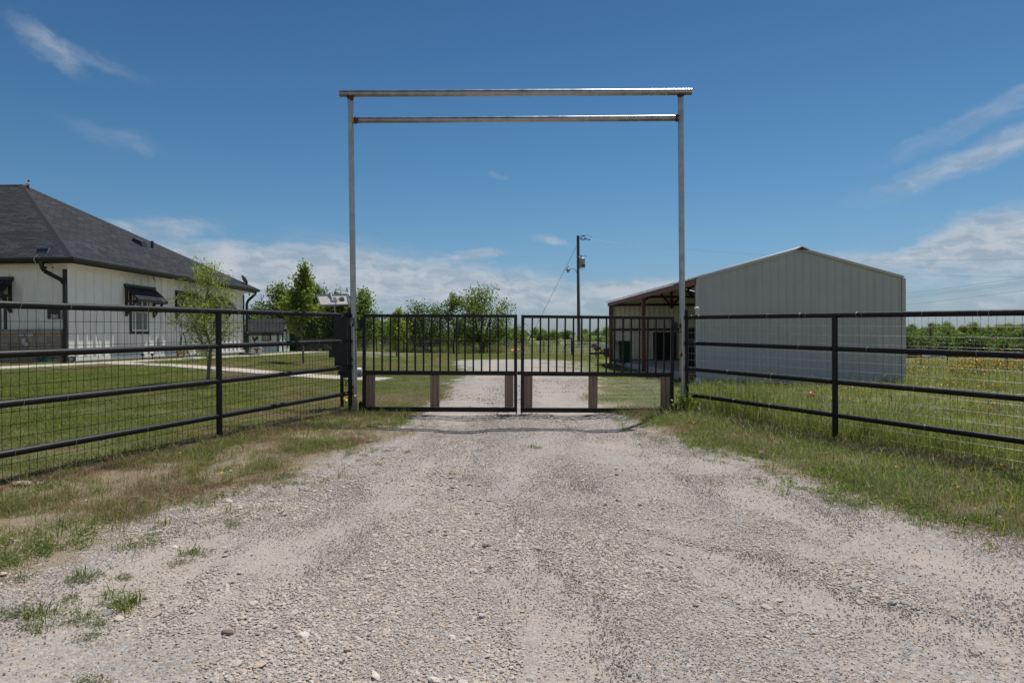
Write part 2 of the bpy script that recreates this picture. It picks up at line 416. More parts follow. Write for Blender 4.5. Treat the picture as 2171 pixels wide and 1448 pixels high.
M['powerline'] = simple('power_line', (.12, .12, .13), .4, .6)
M['rubber'] = simple('rubber', (.02, .02, .02), .8)
M['terra'] = simple('orange_paint', (.45, .16, .04), .7)
M['teal'] = simple('teal_glaze', (.03, .18, .25), .3)
M['redplastic'] = simple('red_plastic', (.62, .03, .05), .35)
M['bark'] = simple('bark', (.10, .08, .06), .9, 0, .3, 20, .6, 60)
M['barkgrey'] = simple('bark_grey', (.17, .15, .13), .9, 0, .3, 20, .6, 60)
M['bigrock'] = simple('field_rock', (.40, .34, .27), .9, 0, .2, 12, .8, 40)
M['plaque'] = simple('plaque_black', (.01, .01, .012), .3)
M['lampglass'] = simple('lamp_glass', (.5, .5, .45), .15)
M['soil'] = simple('soil_mulch', (.2, .1, .06), .95, 0, .4, 30, .8, 60)
M['skullwhite'] = simple('ornament_white', (.6, .57, .52), .7, 0, .1)
M['skullbrown'] = simple('ornament_brown', (.2, .08, .05), .7, 0, .2)

def leafy(name, stops, transl=.35, rough=.5, attr=True):
    """leaf / blade material: per-instance and per-clump colour, light passing through"""
    t = NT(name); oi = t.n('ShaderNodeObjectInfo'); a = t.n('ShaderNodeAttribute'); a.attribute_name = 'tone'
    f = t.math('ADD', t.math('MULTIPLY', oi.outputs['Random'], .35), t.math('MULTIPLY', a.outputs['Fac'], .65))
    c = t.ramp(f, stops); t.set(color=c, rough=rough, spec=.35)
    tr = t.n('ShaderNodeBsdfTranslucent'); t.l(t.mix(1, c, (1.25, 1.3, .75), 'MULTIPLY'), tr.inputs['Color'])
    mx = t.n('ShaderNodeMixShader'); mx.inputs[0].default_value = transl
    t.l(t.b.outputs[0], mx.inputs[1]); t.l(tr.outputs[0], mx.inputs[2]); t.l(mx.outputs[0], t.out.inputs[0]); return t.m
M['leaf_light'] = leafy('leaf_light', [(.0, (.15, .20, .04)), (.5, (.24, .30, .07)), (1, (.36, .41, .12))], .55)
M['leaf_mid'] = leafy('leaf_mid', [(.0, (.095, .145, .035)), (.5, (.17, .235, .06)), (1, (.27, .34, .10))], .5)
M['leaf_dark'] = leafy('leaf_dark', [(.0, (.06, .10, .028)), (.5, (.115, .17, .048)), (1, (.19, .25, .08))], .48)
M['blade_green'] = leafy('blade_green', [(0, (.09, .13, .034)), (.45, (.155, .205, .055)), (.7, (.23, .255, .08)), (.85, (.37, .33, .15)), (1, (.47, .38, .23))], .5)
M['blade_lawn'] = leafy('blade_lawn', [(0, (.11, .16, .04)), (.45, (.18, .225, .065)), (.7, (.27, .27, .105)), (1, (.46, .38, .23))], .42)
M['blade_brown'] = leafy('blade_brown', [(0, (.08, .052, .032)), (.5, (.18, .125, .08)), (1, (.30, .22, .15))], .25)
M['blade_meadow'] = leafy('blade_meadow', [(0, (.10, .15, .035)), (.4, (.18, .235, .06)), (.65, (.27, .29, .10)), (.85, (.4, .36, .18)), (1, (.5, .41, .26))], .5)
M['blade_dry'] = leafy('blade_dry', [(0, (.13, .085, .045)), (.35, (.27, .19, .11)), (.7, (.44, .34, .22)), (1, (.17, .17, .06))], .35)
M['weed'] = leafy('weed_leaf', [(0, (.17, .19, .12)), (.6, (.27, .29, .21)), (1, (.4, .4, .31))], .35)
M['petal_orange'] = leafy('petal_orange', [(0, (.75, .30, .01)), (.5, (.85, .45, .02)), (1, (.85, .6, .03))], .3)
M['petal_white'] = leafy('petal_white', [(0, (.65, .62, .7)), (1, (.8, .8, .82))], .3)
M['petal_red'] = leafy('petal_red', [(0, (.5, .05, .02)), (1, (.7, .2, .03))], .3)

def gravel_stone_mat(fine=False):
    t = NT('gravel_fines' if fine else 'gravel_stone'); oi = t.n('ShaderNodeObjectInfo')
    c = t.ramp(oi.outputs['Random'], [(0, (.40, .37, .345)), (.15, (.51, .44, .37)), (.32, (.57, .485, .40)), (.46, (.44, .41, .38)), (.6, (.63, .555, .475)), (.72, (.51, .395, .285)), (.8, (.35, .345, .345)), (.88, (.71, .65, .58)), (.95, (.30, .285, .265)), (1, (.57, .43, .30))])
    if fine: c = t.ramp(oi.outputs['Random'], [(0, (.42, .36, .31)), (.3, (.50, .43, .365)), (.6, (.44, .40, .37)), (1, (.56, .48, .41))])
    n = t.noise(60, 4, .6); c = t.mix(t.range(n.outputs['Fac'], .3, .7, 0, .4), c, (.50, .425, .35))
    t.set(color=c, rough=.9, spec=.2, normal=t.bump(n.outputs['Fac'], .3, .003)); return t.m
M['gravel'] = gravel_stone_mat(); M['gravelfine'] = gravel_stone_mat(True)

# ------------------------------------------------------------------ terrain
EDGE_L = [(0.0, -6), (2.2, -3.3), (2.9, -2.75), (3.4, -2.45), (4.7, -2.25), (5.4, -1.95), (7.1, -1.75), (8.5, -1.36), (10.5, -1.45), (13, -1.35), (15, -1.45), (20, -1.75), (26, -2.0), (31, -2.9), (35.5, -3.0), (38, -.5)]
EDGE_R = [(0.0, 9), (2.8, 5.6), (3.4, 3.9), (4.1, 3.1), (4.8, 2.65), (5.3, 2.3), (6.2, 2.2), (7.6, 2.0), (9.2, 1.62), (10.3, 1.6), (12.6, 1.35), (16, 1.8), (20, 2.3), (27, 3.2), (33, 3.3), (36, 2.4), (38, 0.6)]
def drive_sd(x, y):
    """>0 inside the gravel drive (metres from its edge)"""
    xl = np.interp(y, [a for a, b in EDGE_L], [b for a, b in EDGE_L]); xr = np.interp(y, [a for a, b in EDGE_R], [b for a, b in EDGE_R])
    d = np.minimum(x-xl, xr-x)
    return np.where(y > 37.5, -np.abs(y-37.5)-.3, d)
TRACKS = [([(2.0, 2.75), (3.3, 2.5), (4.15, 2.05), (6.1, 1.7), (8.0, 1.3), (10.5, .95), (14, .85), (40, .9)], .34), ([(2.0, 2.5), (2.6, 1.95), (3.0, 1.3), (3.6, 1.0), (4.2, .45), (6.0, .15)], .26),
          ([(3.5, -1.35), (5.0, -.95), (7.4, -.55), (10.5, -.75), (14, -.8), (40, -.8)], .34), ([(2.0, -1.5), (2.55, -1.75), (3.3, -1.9), (4.0, -1.9)], .3), ([(2.0, .1), (2.7, .25), (3.4, .15)], .22)]
def track(x, y):
    """1 in the packed sandy wheel tracks, 0 in the loose gravel between"""
    x = np.asarray(x, float); y = np.asarray(y, float); m = np.zeros(np.broadcast(x, y).shape)
    for pts, w in TRACKS:
        ys = [a for a, b in pts]; c = np.interp(y, ys, [b for a, b in pts]); e = np.where((y < ys[0]) | (y > ys[-1]), np.minimum(np.abs(y-ys[0]), np.abs(y-ys[-1])), 0)
        d = np.abs(x-c+.5*(fbm(x*.9, y*.9, 61)-.5))/w+e*1.5; m = np.maximum(m, 1-smooth(.45, 1.35, d+.8*(fbm(x*3, y*1.6, 62)-.5)))
    return m
def coarse(x, y):
    a = fbm(x*1.5+.15*y, y*.5, 3); b = fbm(x*2.4, y*2.4, 8)
    return .55*a+.45*b-.08*track(x, y)+.02
FL0 = at(741, 668.5, 10.75); FL1 = at(463, 660, 7.94)
FR0 = at(1455, 673, 10.75); FR1 = at(1770, 668.5, 8.3)
def gz(x, y):
    x = np.asarray(x, float); y = np.asarray(y, float)
    z = .5*smooth(-3.3, -12.3, x)*np.clip(1-.0155*(y-17), 0.0, 1)*smooth(4, 12, y)
    z = z - .14*smooth(1.8, 4.2, x)*(1-smooth(24, 32, y)*.6)
    # verges sit a touch above the drive, the drive is crowned
    sd = drive_sd(x, y)
    z = z + .03*smooth(.1, -.6, sd)*(1-smooth(12, 20, y))
    z = z - .035*np.clip(1-np.abs(sd-.75)/.45, 0, 1)*(y < 30)*.35
    near = 1-smooth(20, 60, np.hypot(x, y)); z = z-.018*track(x, y)*(y < 30)
    z = z + near*(.018*(fbm(x*1.3, y*1.3, 5)-.5) + .03*(fbm(x*.35, y*.35, 9)-.5))
    # land falls away behind the fences, rises again to far low hills
    z = z - 1.1*smooth(30, 75, y)*smooth(2, 25, x) - .25*smooth(50, 90, y)
    r = np.hypot(x, y)
    z = z + smooth(260, 700, r)*(3.4 + 3.2*smooth(.3, .9, x/(r+1e-6))*smooth(300, 800, r)) * (.7+.6*fbm(x/260, y/260, 3, 3))
    return z
def axis_pts(segs):
    out = []
    for a, b, s in segs: out += list(np.arange(a, b, s))
    out.append(segs[-1][1]); return np.array(out)
gx = axis_pts([(-3200, -600, 130), (-600, -100, 25), (-100, -30, 5), (-30, -8, .8), (-8, 8, .11), (8, 30, .8), (30, 100, 5), (100, 600, 25), (600, 3200, 130)])
gy = axis_pts([(-600, -60, 60), (-60, -4, 6), (-4, 1.5, .5), (1.5, 12, .1), (12, 38, .4), (38, 110, 3), (110, 500, 15), (500, 4200, 120)])
GX, GY = np.meshgrid(gx, gy)
GZ = gz(GX, GY)
nv = GX.size; co = np.stack([GX.ravel(), GY.ravel(), GZ.ravel()], 1)
nxg, nyg = len(gx), len(gy)
idx = np.arange(nv).reshape(nyg, nxg)
quads = np.stack([idx[:-1, :-1].ravel(), idx[:-1, 1:].ravel(), idx[1:, 1:].ravel(), idx[1:, :-1].ravel()], 1)
gm = bpy.data.meshes.new('ground'); gm.vertices.add(nv); gm.vertices.foreach_set('co', co.ravel())
gm.loops.add(quads.size); gm.loops.foreach_set('vertex_index', quads.ravel()); gm.polygons.add(len(quads))
gm.polygons.foreach_set('loop_start', np.arange(0, quads.size, 4)); gm.polygons.foreach_set('loop_total', np.full(len(quads), 4)); gm.update(calc_edges=True)
gm.polygons.foreach_set('use_smooth', [True]*len(quads))
def fattr(me, name, vals, dom='POINT'):
    a = me.attributes.new(name, 'FLOAT', dom); a.data.foreach_set('value', np.asarray(vals, np.float32).ravel())
sdg = drive_sd(co[:, 0], co[:, 1])
fattr(gm, 'track', track(co[:, 0], co[:, 1])); fattr(gm, 'drive', np.clip(.5+sdg*.5, -1, 2))
def fence_side(x, y, a, b):  # signed distance from line a-b
    d = (b-a); L = math.hypot(d.x, d.y); return ((x-a.x)*d.y-(y-a.y)*d.x)/L
sL = fence_side(co[:, 0], co[:, 1], FL0, FL1)   # >0 or <0 side
sR = fence_side(co[:, 0], co[:, 1], FR0, FR1)
# sign so that positive = field side
if fence_side(-8.0, 9.0, FL0, FL1) < 0: sL = -sL; SL = -1
else: SL = 1
if fence_side(8.0, 9.0, FR0, FR1) < 0: sR = -sR; SR = -1
else: SR = 1
lawn = np.where(co[:, 0] < 0, smooth(-.05, .5, sL), 0)
lawn = np.where(co[:, 1] > 10.8, smooth(1.5, -1.5, co[:, 0]), lawn)
mead = np.where(co[:, 0] > 0, smooth(-.05, .5, sR), 0)
mead = np.where(co[:, 1] > 10.8, smooth(1.5, 3, co[:, 0]), mead)
fattr(gm, 'lawn', lawn); fattr(gm, 'meadow', mead); 
edgeband = np.exp(-(sL/.22)**2)*(co[:, 0] < -2.3)*(co[:, 1] < 10.9) + np.exp(-((sR+.12)/.3)**2)*(co[:, 0] > 2.3)*(co[:, 1] < 10.9)
fattr(gm, 'thatch', np.clip(edgeband, 0, 1))

def ground_mat():
    t = NT('ground_surface')
    def A(n): a = t.n('ShaderNodeAttribute'); a.attribute_name = n; return a.outputs['Fac']
    drive, lawnA, mdA, thA = A('drive'), A('lawn'), A('meadow'), A('thatch')
    pos = t.coord('Object')
    nbig = t.noise(.55, 5, .6); nmid = t.noise(2.2, 5, .6); nf = t.noise(14, 5, .65); nff = t.noise(70, 3, .6); nl = t.noise(.045, 4, .55)
    # gravel: pebbles of two sizes over sandy fines
    v1 = t.n('ShaderNodeTexVoronoi'); v1.inputs['Scale'].default_value = 55; t.l(pos, v1.inputs['Vector']); v1.inputs['Randomness'].default_value = 1
    v2 = t.n('ShaderNodeTexVoronoi'); v2.inputs['Scale'].default_value = 130; t.l(pos, v2.inputs['Vector'])
    sepc = t.n('ShaderNodeSeparateColor'); t.l(v1.outputs['Color'], sepc.inputs[0]); sepc2 = t.n('ShaderNodeSeparateColor'); t.l(v2.outputs['Color'], sepc2.inputs[0])
    stops = [(0, (.25, .245, .24)), (.2, (.36, .33, .3)), (.45, (.44, .385, .335)), (.6, (.33, .32, .315)), (.78, (.5, .455, .41)), (.9, (.4, .31, .235)), (1, (.24, .23, .225))]
    c1 = t.ramp(sepc.outputs[0], stops); c2 = t.ramp(sepc2.outputs[1], stops)
    sand = t.mix(t.range(nf.outputs['Fac'], .3, .7), (.45, .375, .305), (.515, .435, .36))
    sand = t.mix(.38, sand, c2)
    edge1 = t.range(v1.outputs['Distance'], .3, .75, 0, 1)
    peb = t.mix(t.math('MULTIPLY', edge1, .35), c1, (.24, .205, .18))
    rutn = t.noise(1.0, 4, .6, t.mapped((1.5, .4, 1)))
    fine = t.range(t.math('ADD', t.math('MULTIPLY', A('track'), .14), t.math('ADD', t.math('MULTIPLY', rutn.outputs['Fac'], .5), t.math('MULTIPLY', nf.outputs['Fac'], .3))), .40, .66)
    grav = t.mix(t.math('MULTIPLY', fine, .8), peb, sand)
    ng_ = t.noise(.8, 5, .65); grav = t.mix(t.range(ng_.outputs['Fac'], .5, .7, 0, .3), grav, (.36, .315, .28))
    # verge soil / thatch
    soil = t.mix(t.range(nmid.outputs['Fac'], .35, .65), (.31, .245, .18), (.215, .195, .11))
    soil = t.mix(t.range(nf.outputs['Fac'], .3, .7, 0, .7), soil, (.23, .18, .12))
    soil = t.mix(t.range(nff.outputs['Fac'], .5, .75, 0, .6), soil, (.33, .28, .21))
    lawnc = t.mix(t.range(nmid.outputs['Fac'], .35, .7), (.12, .13, .055), (.17, .165, .075))
    lawnc = t.mix(t.range(nbig.outputs['Fac'], .5, .72, 0, .55), lawnc, (.29, .235, .125))
    lawnc = t.mix(t.range(nff.outputs['Fac'], .35, .75, 0, .5), lawnc, (.08, .095, .028))
    mdc = t.mix(t.range(nmid.outputs['Fac'], .35, .65), (.10, .14, .035), (.19, .195, .07))
    mdc = t.mix(t.range(nbig.outputs['Fac'], .45, .7, 0, .6), mdc, (.27, .225, .11))
    mdc = t.mix(t.range(nff.outputs['Fac'], .35, .75, 0, .4), mdc, (.09, .10, .03))
    g = t.mix(lawnA, soil, lawnc); g = t.mix(mdA, g, mdc)
    g = t.mix(t.math('MULTIPLY', thA, t.range(nf.outputs['Fac'], .25, .6)), g, (.15, .09, .055))
    # far fields
    sepp = t.n('ShaderNodeSeparateXYZ'); t.l(pos, sepp.inputs[0])
    farf = t.range(sepp.outputs[1], 44, 60)
    farc = t.ramp(nl.outputs['Fac'], [(.3, (.09, .13, .04)), (.5, (.13, .17, .055)), (.66, (.2, .21, .09)), (.75, (.11, .15, .05))])
    g = t.mix(farf, g, farc)
    ysep = t.n('ShaderNodeSeparateXYZ'); t.l(pos, ysep.inputs[0]); fb_ = t.range(ysep.outputs[1], 12, 28, 1.0, 4.2)
    dn = t.math('ADD', drive, t.math('MULTIPLY', t.math('SUBTRACT', t.math('ADD', t.math('MULTIPLY', nmid.outputs['Fac'], .5), t.math('MULTIPLY', nbig.outputs['Fac'], .5)), .5), fb_))
    dn = t.math('ADD', dn, t.math('MULTIPLY', t.math('SUBTRACT', nf.outputs['Fac'], .5), .35))
    dm = t.range(dn, .44, .52)
    col = t.mix(dm, g, grav)
    hb = t.math('ADD', t.math('MULTIPLY', t.math('SUBTRACT', 1, v1.outputs['Distance']), .7), t.math('MULTIPLY', t.math('SUBTRACT', 1, v2.outputs['Distance']), .4))
    hg = t.math('ADD', t.math('MULTIPLY', nff.outputs['Fac'], .8), nf.outputs['Fac'])
    hmix = t.n('ShaderNodeMix', data_type='FLOAT'); t.l(dm, hmix.inputs[0]); t.l(hg, hmix.inputs[2]); t.l(hb, hmix.inputs[3])
    t.set(color=col, rough=.95, spec=.15, normal=t.bump(hmix.outputs[0], .75, .012)); return t.m
gm.materials.append(ground_mat())
ground = bpy.data.objects.new('ground', gm); link(ground); tag(ground, kind='structure')
def gzs(x, y): return float(gz(np.array([x]), np.array([y]))[0])

# concrete paths: solid strips following the ground
def path_strip(name, pts, width, z_up=.035):
    mb = MB()
    P_ = []
    for (a, b) in zip(pts[:-1], pts[1:]):
        n = max(1, int(math.hypot(b[0]-a[0], b[1]-a[1])/1.2))
        for i in range(n): P_.append((a[0]+(b[0]-a[0])*i/n, a[1]+(b[1]-a[1])*i/n))
    P_.append(pts[-1]); vs = []
    for i, p in enumerate(P_):
        q = P_[min(i+1, len(P_)-1)]; r = P_[max(i-1, 0)]; dx, dy = q[0]-r[0], q[1]-r[1]; L = math.hypot(dx, dy); nx, ny = -dy/L*width/2, dx/L*width/2
        for s in (1, -1):
            X, Y = p[0]+nx*s, p[1]+ny*s; z = gzs(X, Y)
            vs += [(X, Y, z+z_up), (X, Y, z-.12)]
    fs = []
    for i in range(len(P_)-1):
        a = 4*i; b = a+4
        fs += [(a, a+2, b+2, b), (a+2, a+3, b+3, b+2), (a+1, a, b, b+1), (a+1, b+1, b+3, a+3)]
    fs += [(0, 1, 3, 2), (len(vs)-4, len(vs)-2, len(vs)-1, len(vs)-3)]
    mb.add(vs, fs); o = mb.build(name, M['path']); tag(o, kind='structure'); return o
path_strip('path', [(-12.5, 9), (-12.5, 17), (-12.6, 30), (-12.9, 38), (-13.2, 46)], 1.15)
path_strip('path', [(-11.93, 20.6), (-8, 20.1), (-3.6, 19.4)], 1.35, .03)
path_strip('path', [(-12.7, 44.2), (-10.6, 44.4), (-8.6, 45.0)], 1.0, .03)

# ------------------------------------------------------------------ entrance arch
arch = empty('entrance_arch', at(1098, 872, 10.75), 0, 'tall galvanised pipe arch with two rusty-welded crossbars standing over the gate', 'arch')
def child(o, parent):
    o.parent = parent; o.matrix_parent_inverse = parent.matrix_world.inverted() if False else Matrix.Translation(-parent.location); return o
def wchild(mb, name, mat, parent, sm=False, bevel=0):
    """mesh given in world coordinates, parented to an unrotated empty"""
    L = parent.location; mb.v = [(a-L.x, b-L.y, c-L.z) for a, b, c in mb.v]
    return mb.build(name, mat, parent, sm, bevel)
D = 10.75
lt, lb = at(743, 200, D), at(752.5, 872, D); rt, rb = at(1443, 196, D), at(1448, 874, D)
bl, br = at(720, 199.2, D), at(1466, 195.4, D)
lb.z = gzs(lb.x, lb.y)-.25; rb.z = gzs(rb.x, rb.y)-.25
wchild(MB().tube([lb, lt], .045, 24), 'post', M['galv'], arch, True)
wchild(MB().tube([rb, rt], .045, 24), 'post', M['galv'], arch, True)
def pipe(p0, p1, r):
    mb = MB(); mb.tube([p0, p1], r, 24, caps=False); mb.tube([p1, p0], r-.006, 24, caps=False)
    for p in (p0, p1): pass
    return mb
mbp = MB().tube([bl, br], .052, 24); wchild(mbp, 'beam', M['galv'], arch, True)
c0, c1 = at(747, 255.5, D), at(1441, 251, D)
wchild(MB().tube([c0, c1], .046, 24), 'crossbar', M['galv'], arch, True)
for p, ax, R_ in ((lt-Vector((0, 0, .045)), (0, 0, 1), .047), (rt-Vector((0, 0, .045)), (0, 0, 1), .047), (c0+Vector((.045, 0, 0)), (1, 0, 0), .046), (c1-Vector((.045, 0, 0)), (1, 0, 0), .046)):
    mb = MB(); mb.torus(p, ax, R_, .013, 22, 8)
    mb.v = [(a+random.uniform(-.0035, .0035), b+random.uniform(-.0035, .0035), c+random.uniform(-.006, .006)) for a, b, c in mb.v]
    wchild(mb, 'weld', M['rust'], arch)
for q0, q1, rr_ in ((lt-Vector((0, 0, .13)), lt-Vector((0, 0, .05)), .0462), (c0+Vector((.05, 0, 0)), c0+Vector((.12, 0, 0)), .0472), (rt-Vector((0, 0, .12)), rt-Vector((0, 0, .05)), .0462), (c1-Vector((.05, 0, 0)), c1-Vector((.10, 0, 0)), .0472)):
    n = 20; mb = MB(); d_ = (q1-q0).normalized(); u_ = d_.orthogonal().normalized(); w_ = d_.cross(u_)
    for k in range(n):
        a = 2*math.pi*k/n; o_ = (u_*math.cos(a)+w_*math.sin(a))*rr_; L2 = (q1-q0).length*random.uniform(.35, 1.0)
        if 'lt' and (q1-q0).z > 0: mb.v += [tuple(q1+o_), tuple(q1-d_*L2+o_)]
        else: mb.v += [tuple(q0+o_), tuple(q0+d_*L2+o_)]
    mb.f = [(2*k, 2*((k+1) % n), 2*((k+1) % n)+1, 2*k+1) for k in range(n)]; wchild(mb, 'rust_patch', M['rust'], arch)
for px, py, sx in ((748, 762, -1), (749, 822, -1), (1443, 691, 1), (1445, 752, 1), (1441, 805, 1)):
    p = at(px, py, D-.035)
    mb = MB().blobs(p, .028, seed=px+py, sub=2, amp=.3, sc=(.75, .45, 1.5)); wchild(mb, 'weld', M['rust'], arch)

# ------------------------------------------------------------------ gate leaves
def gate_leaf(corners, label, boards, first_px, flip):
    tl, tr, bl_, br_ = [at(x, y, 10.68) for x, y in corners]
    hinge = bl_ if not flip else br_
    g = empty('gate_leaf', (hinge.x, hinge.y, hinge.z), 0, label, 'gate', 'leaves of the driveway gate')
    def G(u, v): return (bl_*(1-u)+br_*u)*(1-v)+(tl*(1-u)+tr*u)*v
    Wd = (tr-tl).length; Hh = (tl-bl_).length; t = .025
    hu = t/Wd; hv = t/Hh
    for u in (hu, 1-hu): wchild(MB().bar(G(u, 0), G(u, 1), t, t), 'stile', M['black'], g, bevel=.003)
    wchild(MB().bar(G(2*hu, 1-hv), G(1-2*hu, 1-hv), t*.95, t*.96), 'rail', M['black'], g, bevel=.003)
    vm = 1-124/206
    wchild(MB().bar(G(2*hu, vm), G(1-2*hu, vm), .034, t*.97), 'rail', M['black'], g, bevel=.003)
    wchild(MB().bar(G(2*hu, .024), G(1-2*hu, .024), .036, t*.97), 'rail', M['black'], g, bevel=.003)
    vt = 1-2*hv; vb = vm+.034/Hh
    n = 17; L = Vector(g.location)
    x0 = corners[0][0]; wpx = corners[1][0]-x0
    pm = None
    for i in range(n):
        u = (first_px[0]+(first_px[1]-first_px[0])*i/(n-1)-x0)/wpx
        a, b = G(u, vb), G(u, vt)
        mb = MB().bar(a, b, .0127, .0127); wchild(mb, 'picket', M['black'], g)
    # boards fixed behind the lower opening
    for bx in boards:
        u0, u1 = (bx[0]-x0)/wpx, (bx[1]-x0)/wpx
        p0, p1 = G((u0+u1)/2, .05), G((u0+u1)/2, vm-.036/Hh+.005)
        p0.y += .012; p1.y += .012
        wchild(MB().bar(p0, p1, (u1-u0)*Wd/2, .017), 'board', M['board'], g, bevel=.003)
    # fine wire over the lower opening
    mb = MB()
    for k in range(1, 95):
        u = hu*2+(1-4*hu)*k/95; a, b = G(u, .05), G(u, vm-.03); a.y += .036; b.y += .036; mb.tube([a, b], .0006, 3, False)
    for k in range(1, 23):
        v = .05+(vm-.08)*k/23; a, b = G(2*hu, v), G(1-2*hu, v); a.y += .036; b.y += .036; mb.tube([a, b], .0006, 3, False)
    wchild(mb, 'wire_panel', M['wire'], g)
    # drop rod
    ur = 1-hu if not flip else hu
    a = G(ur+(.004 if not flip else -.004), 0); wchild(MB().tube([a+Vector((0, 0, .01)), a+Vector((0, 0, -.075))], .008, 8), 'drop_rod', M['black'], g)
    # hinges
    for v in (.06, .9):
        a = G(0 if not flip else 1, v); s = -1 if not flip else 1
        mb = MB().box(a.x+(s*.0 if s > 0 else -.055), a.x+(.055 if s > 0 else 0), a.y-.02, a.y+.02, a.z-.07, a.z+.05)
        mb.tube([a+Vector((s*.03, 0, .07)), a+Vector((s*.03, 0, -.09))], .012, 8)
        mb.tube([a+Vector((s*.03, 0, -.085)), a+Vector((s*.075, .01, -.10)), a+Vector((s*.125, .02, -.085))], .008, 6)
        wchild(mb, 'hinge', M['black'], g)
    return g, G
gl, GL = gate_leaf(((769, 666), (1096.5, 667.2), (768.5, 872), (1096.5, 873.6)), 'black steel gate leaf on the left, seventeen pickets over wire and three boards', [(776, 795.5), (912.5, 932), (1070, 1088.5)], (792.8, 1073.8), False)
gr, GR = gate_leaf(((1105, 667.8), (1429, 671), (1103.5, 874), (1427.5, 875.5)), 'black steel gate leaf on the right, hung from the arch post beside the barn', [(1111, 1130), (1249, 1268), (1402, 1421.5)], (1128.5, 1408.5), True)
lp = at(1100.5, 745.5, 10.66)
wchild(MB().tube([lp-Vector((.045, 0, 0)), lp+Vector((.045, 0, 0))], .009, 8).blobs((lp.x-.01, lp.y-.01, lp.z+.004), .022, 3, 2, .05), 'latch', M['greybox'], gr, True)
lp2 = at(1100.5, 791, 10.67)
wchild(MB().bar(lp2-Vector((.028, 0, 0)), lp2+Vector((.028, 0, 0)), .028, .012), 'latch', M['black'], gr)

# ------------------------------------------------------------------ pipe fences
def pipe_fence(A, B, ztA, ztB, zbA, zbB, nbays, label, kinky, seed, notchside):
    rr = random.Random(seed); WR = .0025 if kinky else .0019
    f = empty('pipe_fence', (A.x, A.y, gzs(A.x, A.y)), 0, label, 'fence', 'black pipe fences either side of the gate')
    step = Vector((B.x-A.x, B.y-A.y, 0)); L = step.length; dr = step.normalized(); nrm = Vector((-dr.y, dr.x, 0))
    if nrm.y < 0: nrm = -nrm            # field side
    P_ = [Vector((A.x, A.y, 0))+step*i for i in range(nbays+1)]
    zt = lambda s: ztA+(ztB-ztA)*s; zb = lambda s: zbA+(zbB-zbA)*s
    for i in range(nbays):
        a, b = P_[i], P_[i+1]
        for k in range(4):
            za = zt(i)+(zb(i)-zt(i))*k/3; zc = zt(i+1)+(zb(i+1)-zt(i+1))*k/3
            ga = Vector((a.x, a.y, za)); gb = Vector((b.x, b.y, zc)); e = (gb-ga).normalized()*.028 if k else Vector((0, 0, 0))
            wchild(MB().tube([ga+e, gb-e], .0305, 20), 'rail', M['black'], f, True)
    for i in range(nbays+1):
        a = P_[i]; top = zt(i)-.01 if i else zt(i)+.12; g0 = gzs(a.x, a.y)
        wchild(MB().tube([(a.x, a.y, g0-.2), (a.x, a.y, top)], .034, 20), 'post', M['black'], f, True)
    # woven wire on the field side, one panel per bay
    for i in range(nbays):
        mb = MB(); nverts = int(L/.074)
        hz = [k*.107 for k in range(15)]
        def wp(s, z, j=0): 
            p = P_[i]+step*s; p = p+nrm*(.036+j); return Vector((p.x, p.y, z))
        bulge = [rr.uniform(-.004, .004) for _ in hz]
        kk = []
        for v in range(nverts+1):
            s = v/nverts; base = gzs(*(P_[i]+step*s).xy)+.015; top = zt(i)+(zt(i+1)-zt(i))*s+.018
            heights = [top-.012]+[top-.045-h for h in hz if top-.045-h > base+.03]+[base]
            kink = kinky and rr.random() < .1
            pts = []
            for q, z in enumerate(heights):
                off = rr.uniform(-.0035, .0035)+(rr.uniform(-.02, .02) if kink and 1 < q < 6 else 0)
                pp = wp(s, z, rr.uniform(-.002, .004)); pp += dr*off; pts.append(pp)
            kk.append(pts); mb.tube(pts, WR, 3, False)
        nrow = min(len(p) for p in kk)
        for q in range(0, nrow):
            mb.tube([kk[v][q] for v in range(nverts+1)], WR, 3, False)
        for v in range(nverts+1):   # knots
            for q in range(1, nrow): 
                p = kk[v][q]; r = .0062 if kinky else .0048; mb.add([(p.x-r, p.y, p.z), (p.x+r, p.y, p.z), (p.x, p.y-r, p.z), (p.x, p.y+r, p.z), (p.x, p.y, p.z-r), (p.x, p.y, p.z+r)], [(0,2,5),(2,1,5),(1,3,5),(3,0,5),(2,0,4),(1,2,4),(3,1,4),(0,3,4)])
        wchild(mb, 'wire_mesh', M['wiredark'] if kinky else M['wire'], f)
        for s in [.12+.25*j+rr.uniform(-.05, .05) for j in range(4)]:
            for k in ([0, 0, 1] if rr.random() < .5 else [0, 2, 3]):
                s2 = s+rr.uniform(-.04, .04); p = P_[i]+step*s2; za = zt(i)+(zt(i+1)-zt(i))*s2; zz = za+((zb(i)+(zb(i+1)-zb(i))*s2)-za)*k/3
                c = Vector((p.x, p.y, zz)); axis = (dr+Vector((0, 0, rr.uniform(-.2, .2)))).normalized()
                wchild(MB().torus(c, axis, .0325, .0019, 14, 4, 2*math.pi), 'wire_tie', M['tie'], f)
    return f, P_, step, dr, nrm
bL0, bL1 = at(741, 833, 10.75), at(463, 882, 7.94); bR0, bR1 = at(1455, 836, 10.75), at(1770, 880, 8.3)
fenceL = pipe_fence(FL0, FL1, FL0.z, FL1.z, bL0.z, bL1.z, 3, 'black four-rail pipe fence with woven wire in front of the house lawn', True, 3, 1)
fenceR = pipe_fence(FR0, FR1, FR0.z, FR1.z, bR0.z, bR1.z, 3, 'black four-rail pipe fence with woven wire in front of the barn and wildflowers', False, 5, -1)

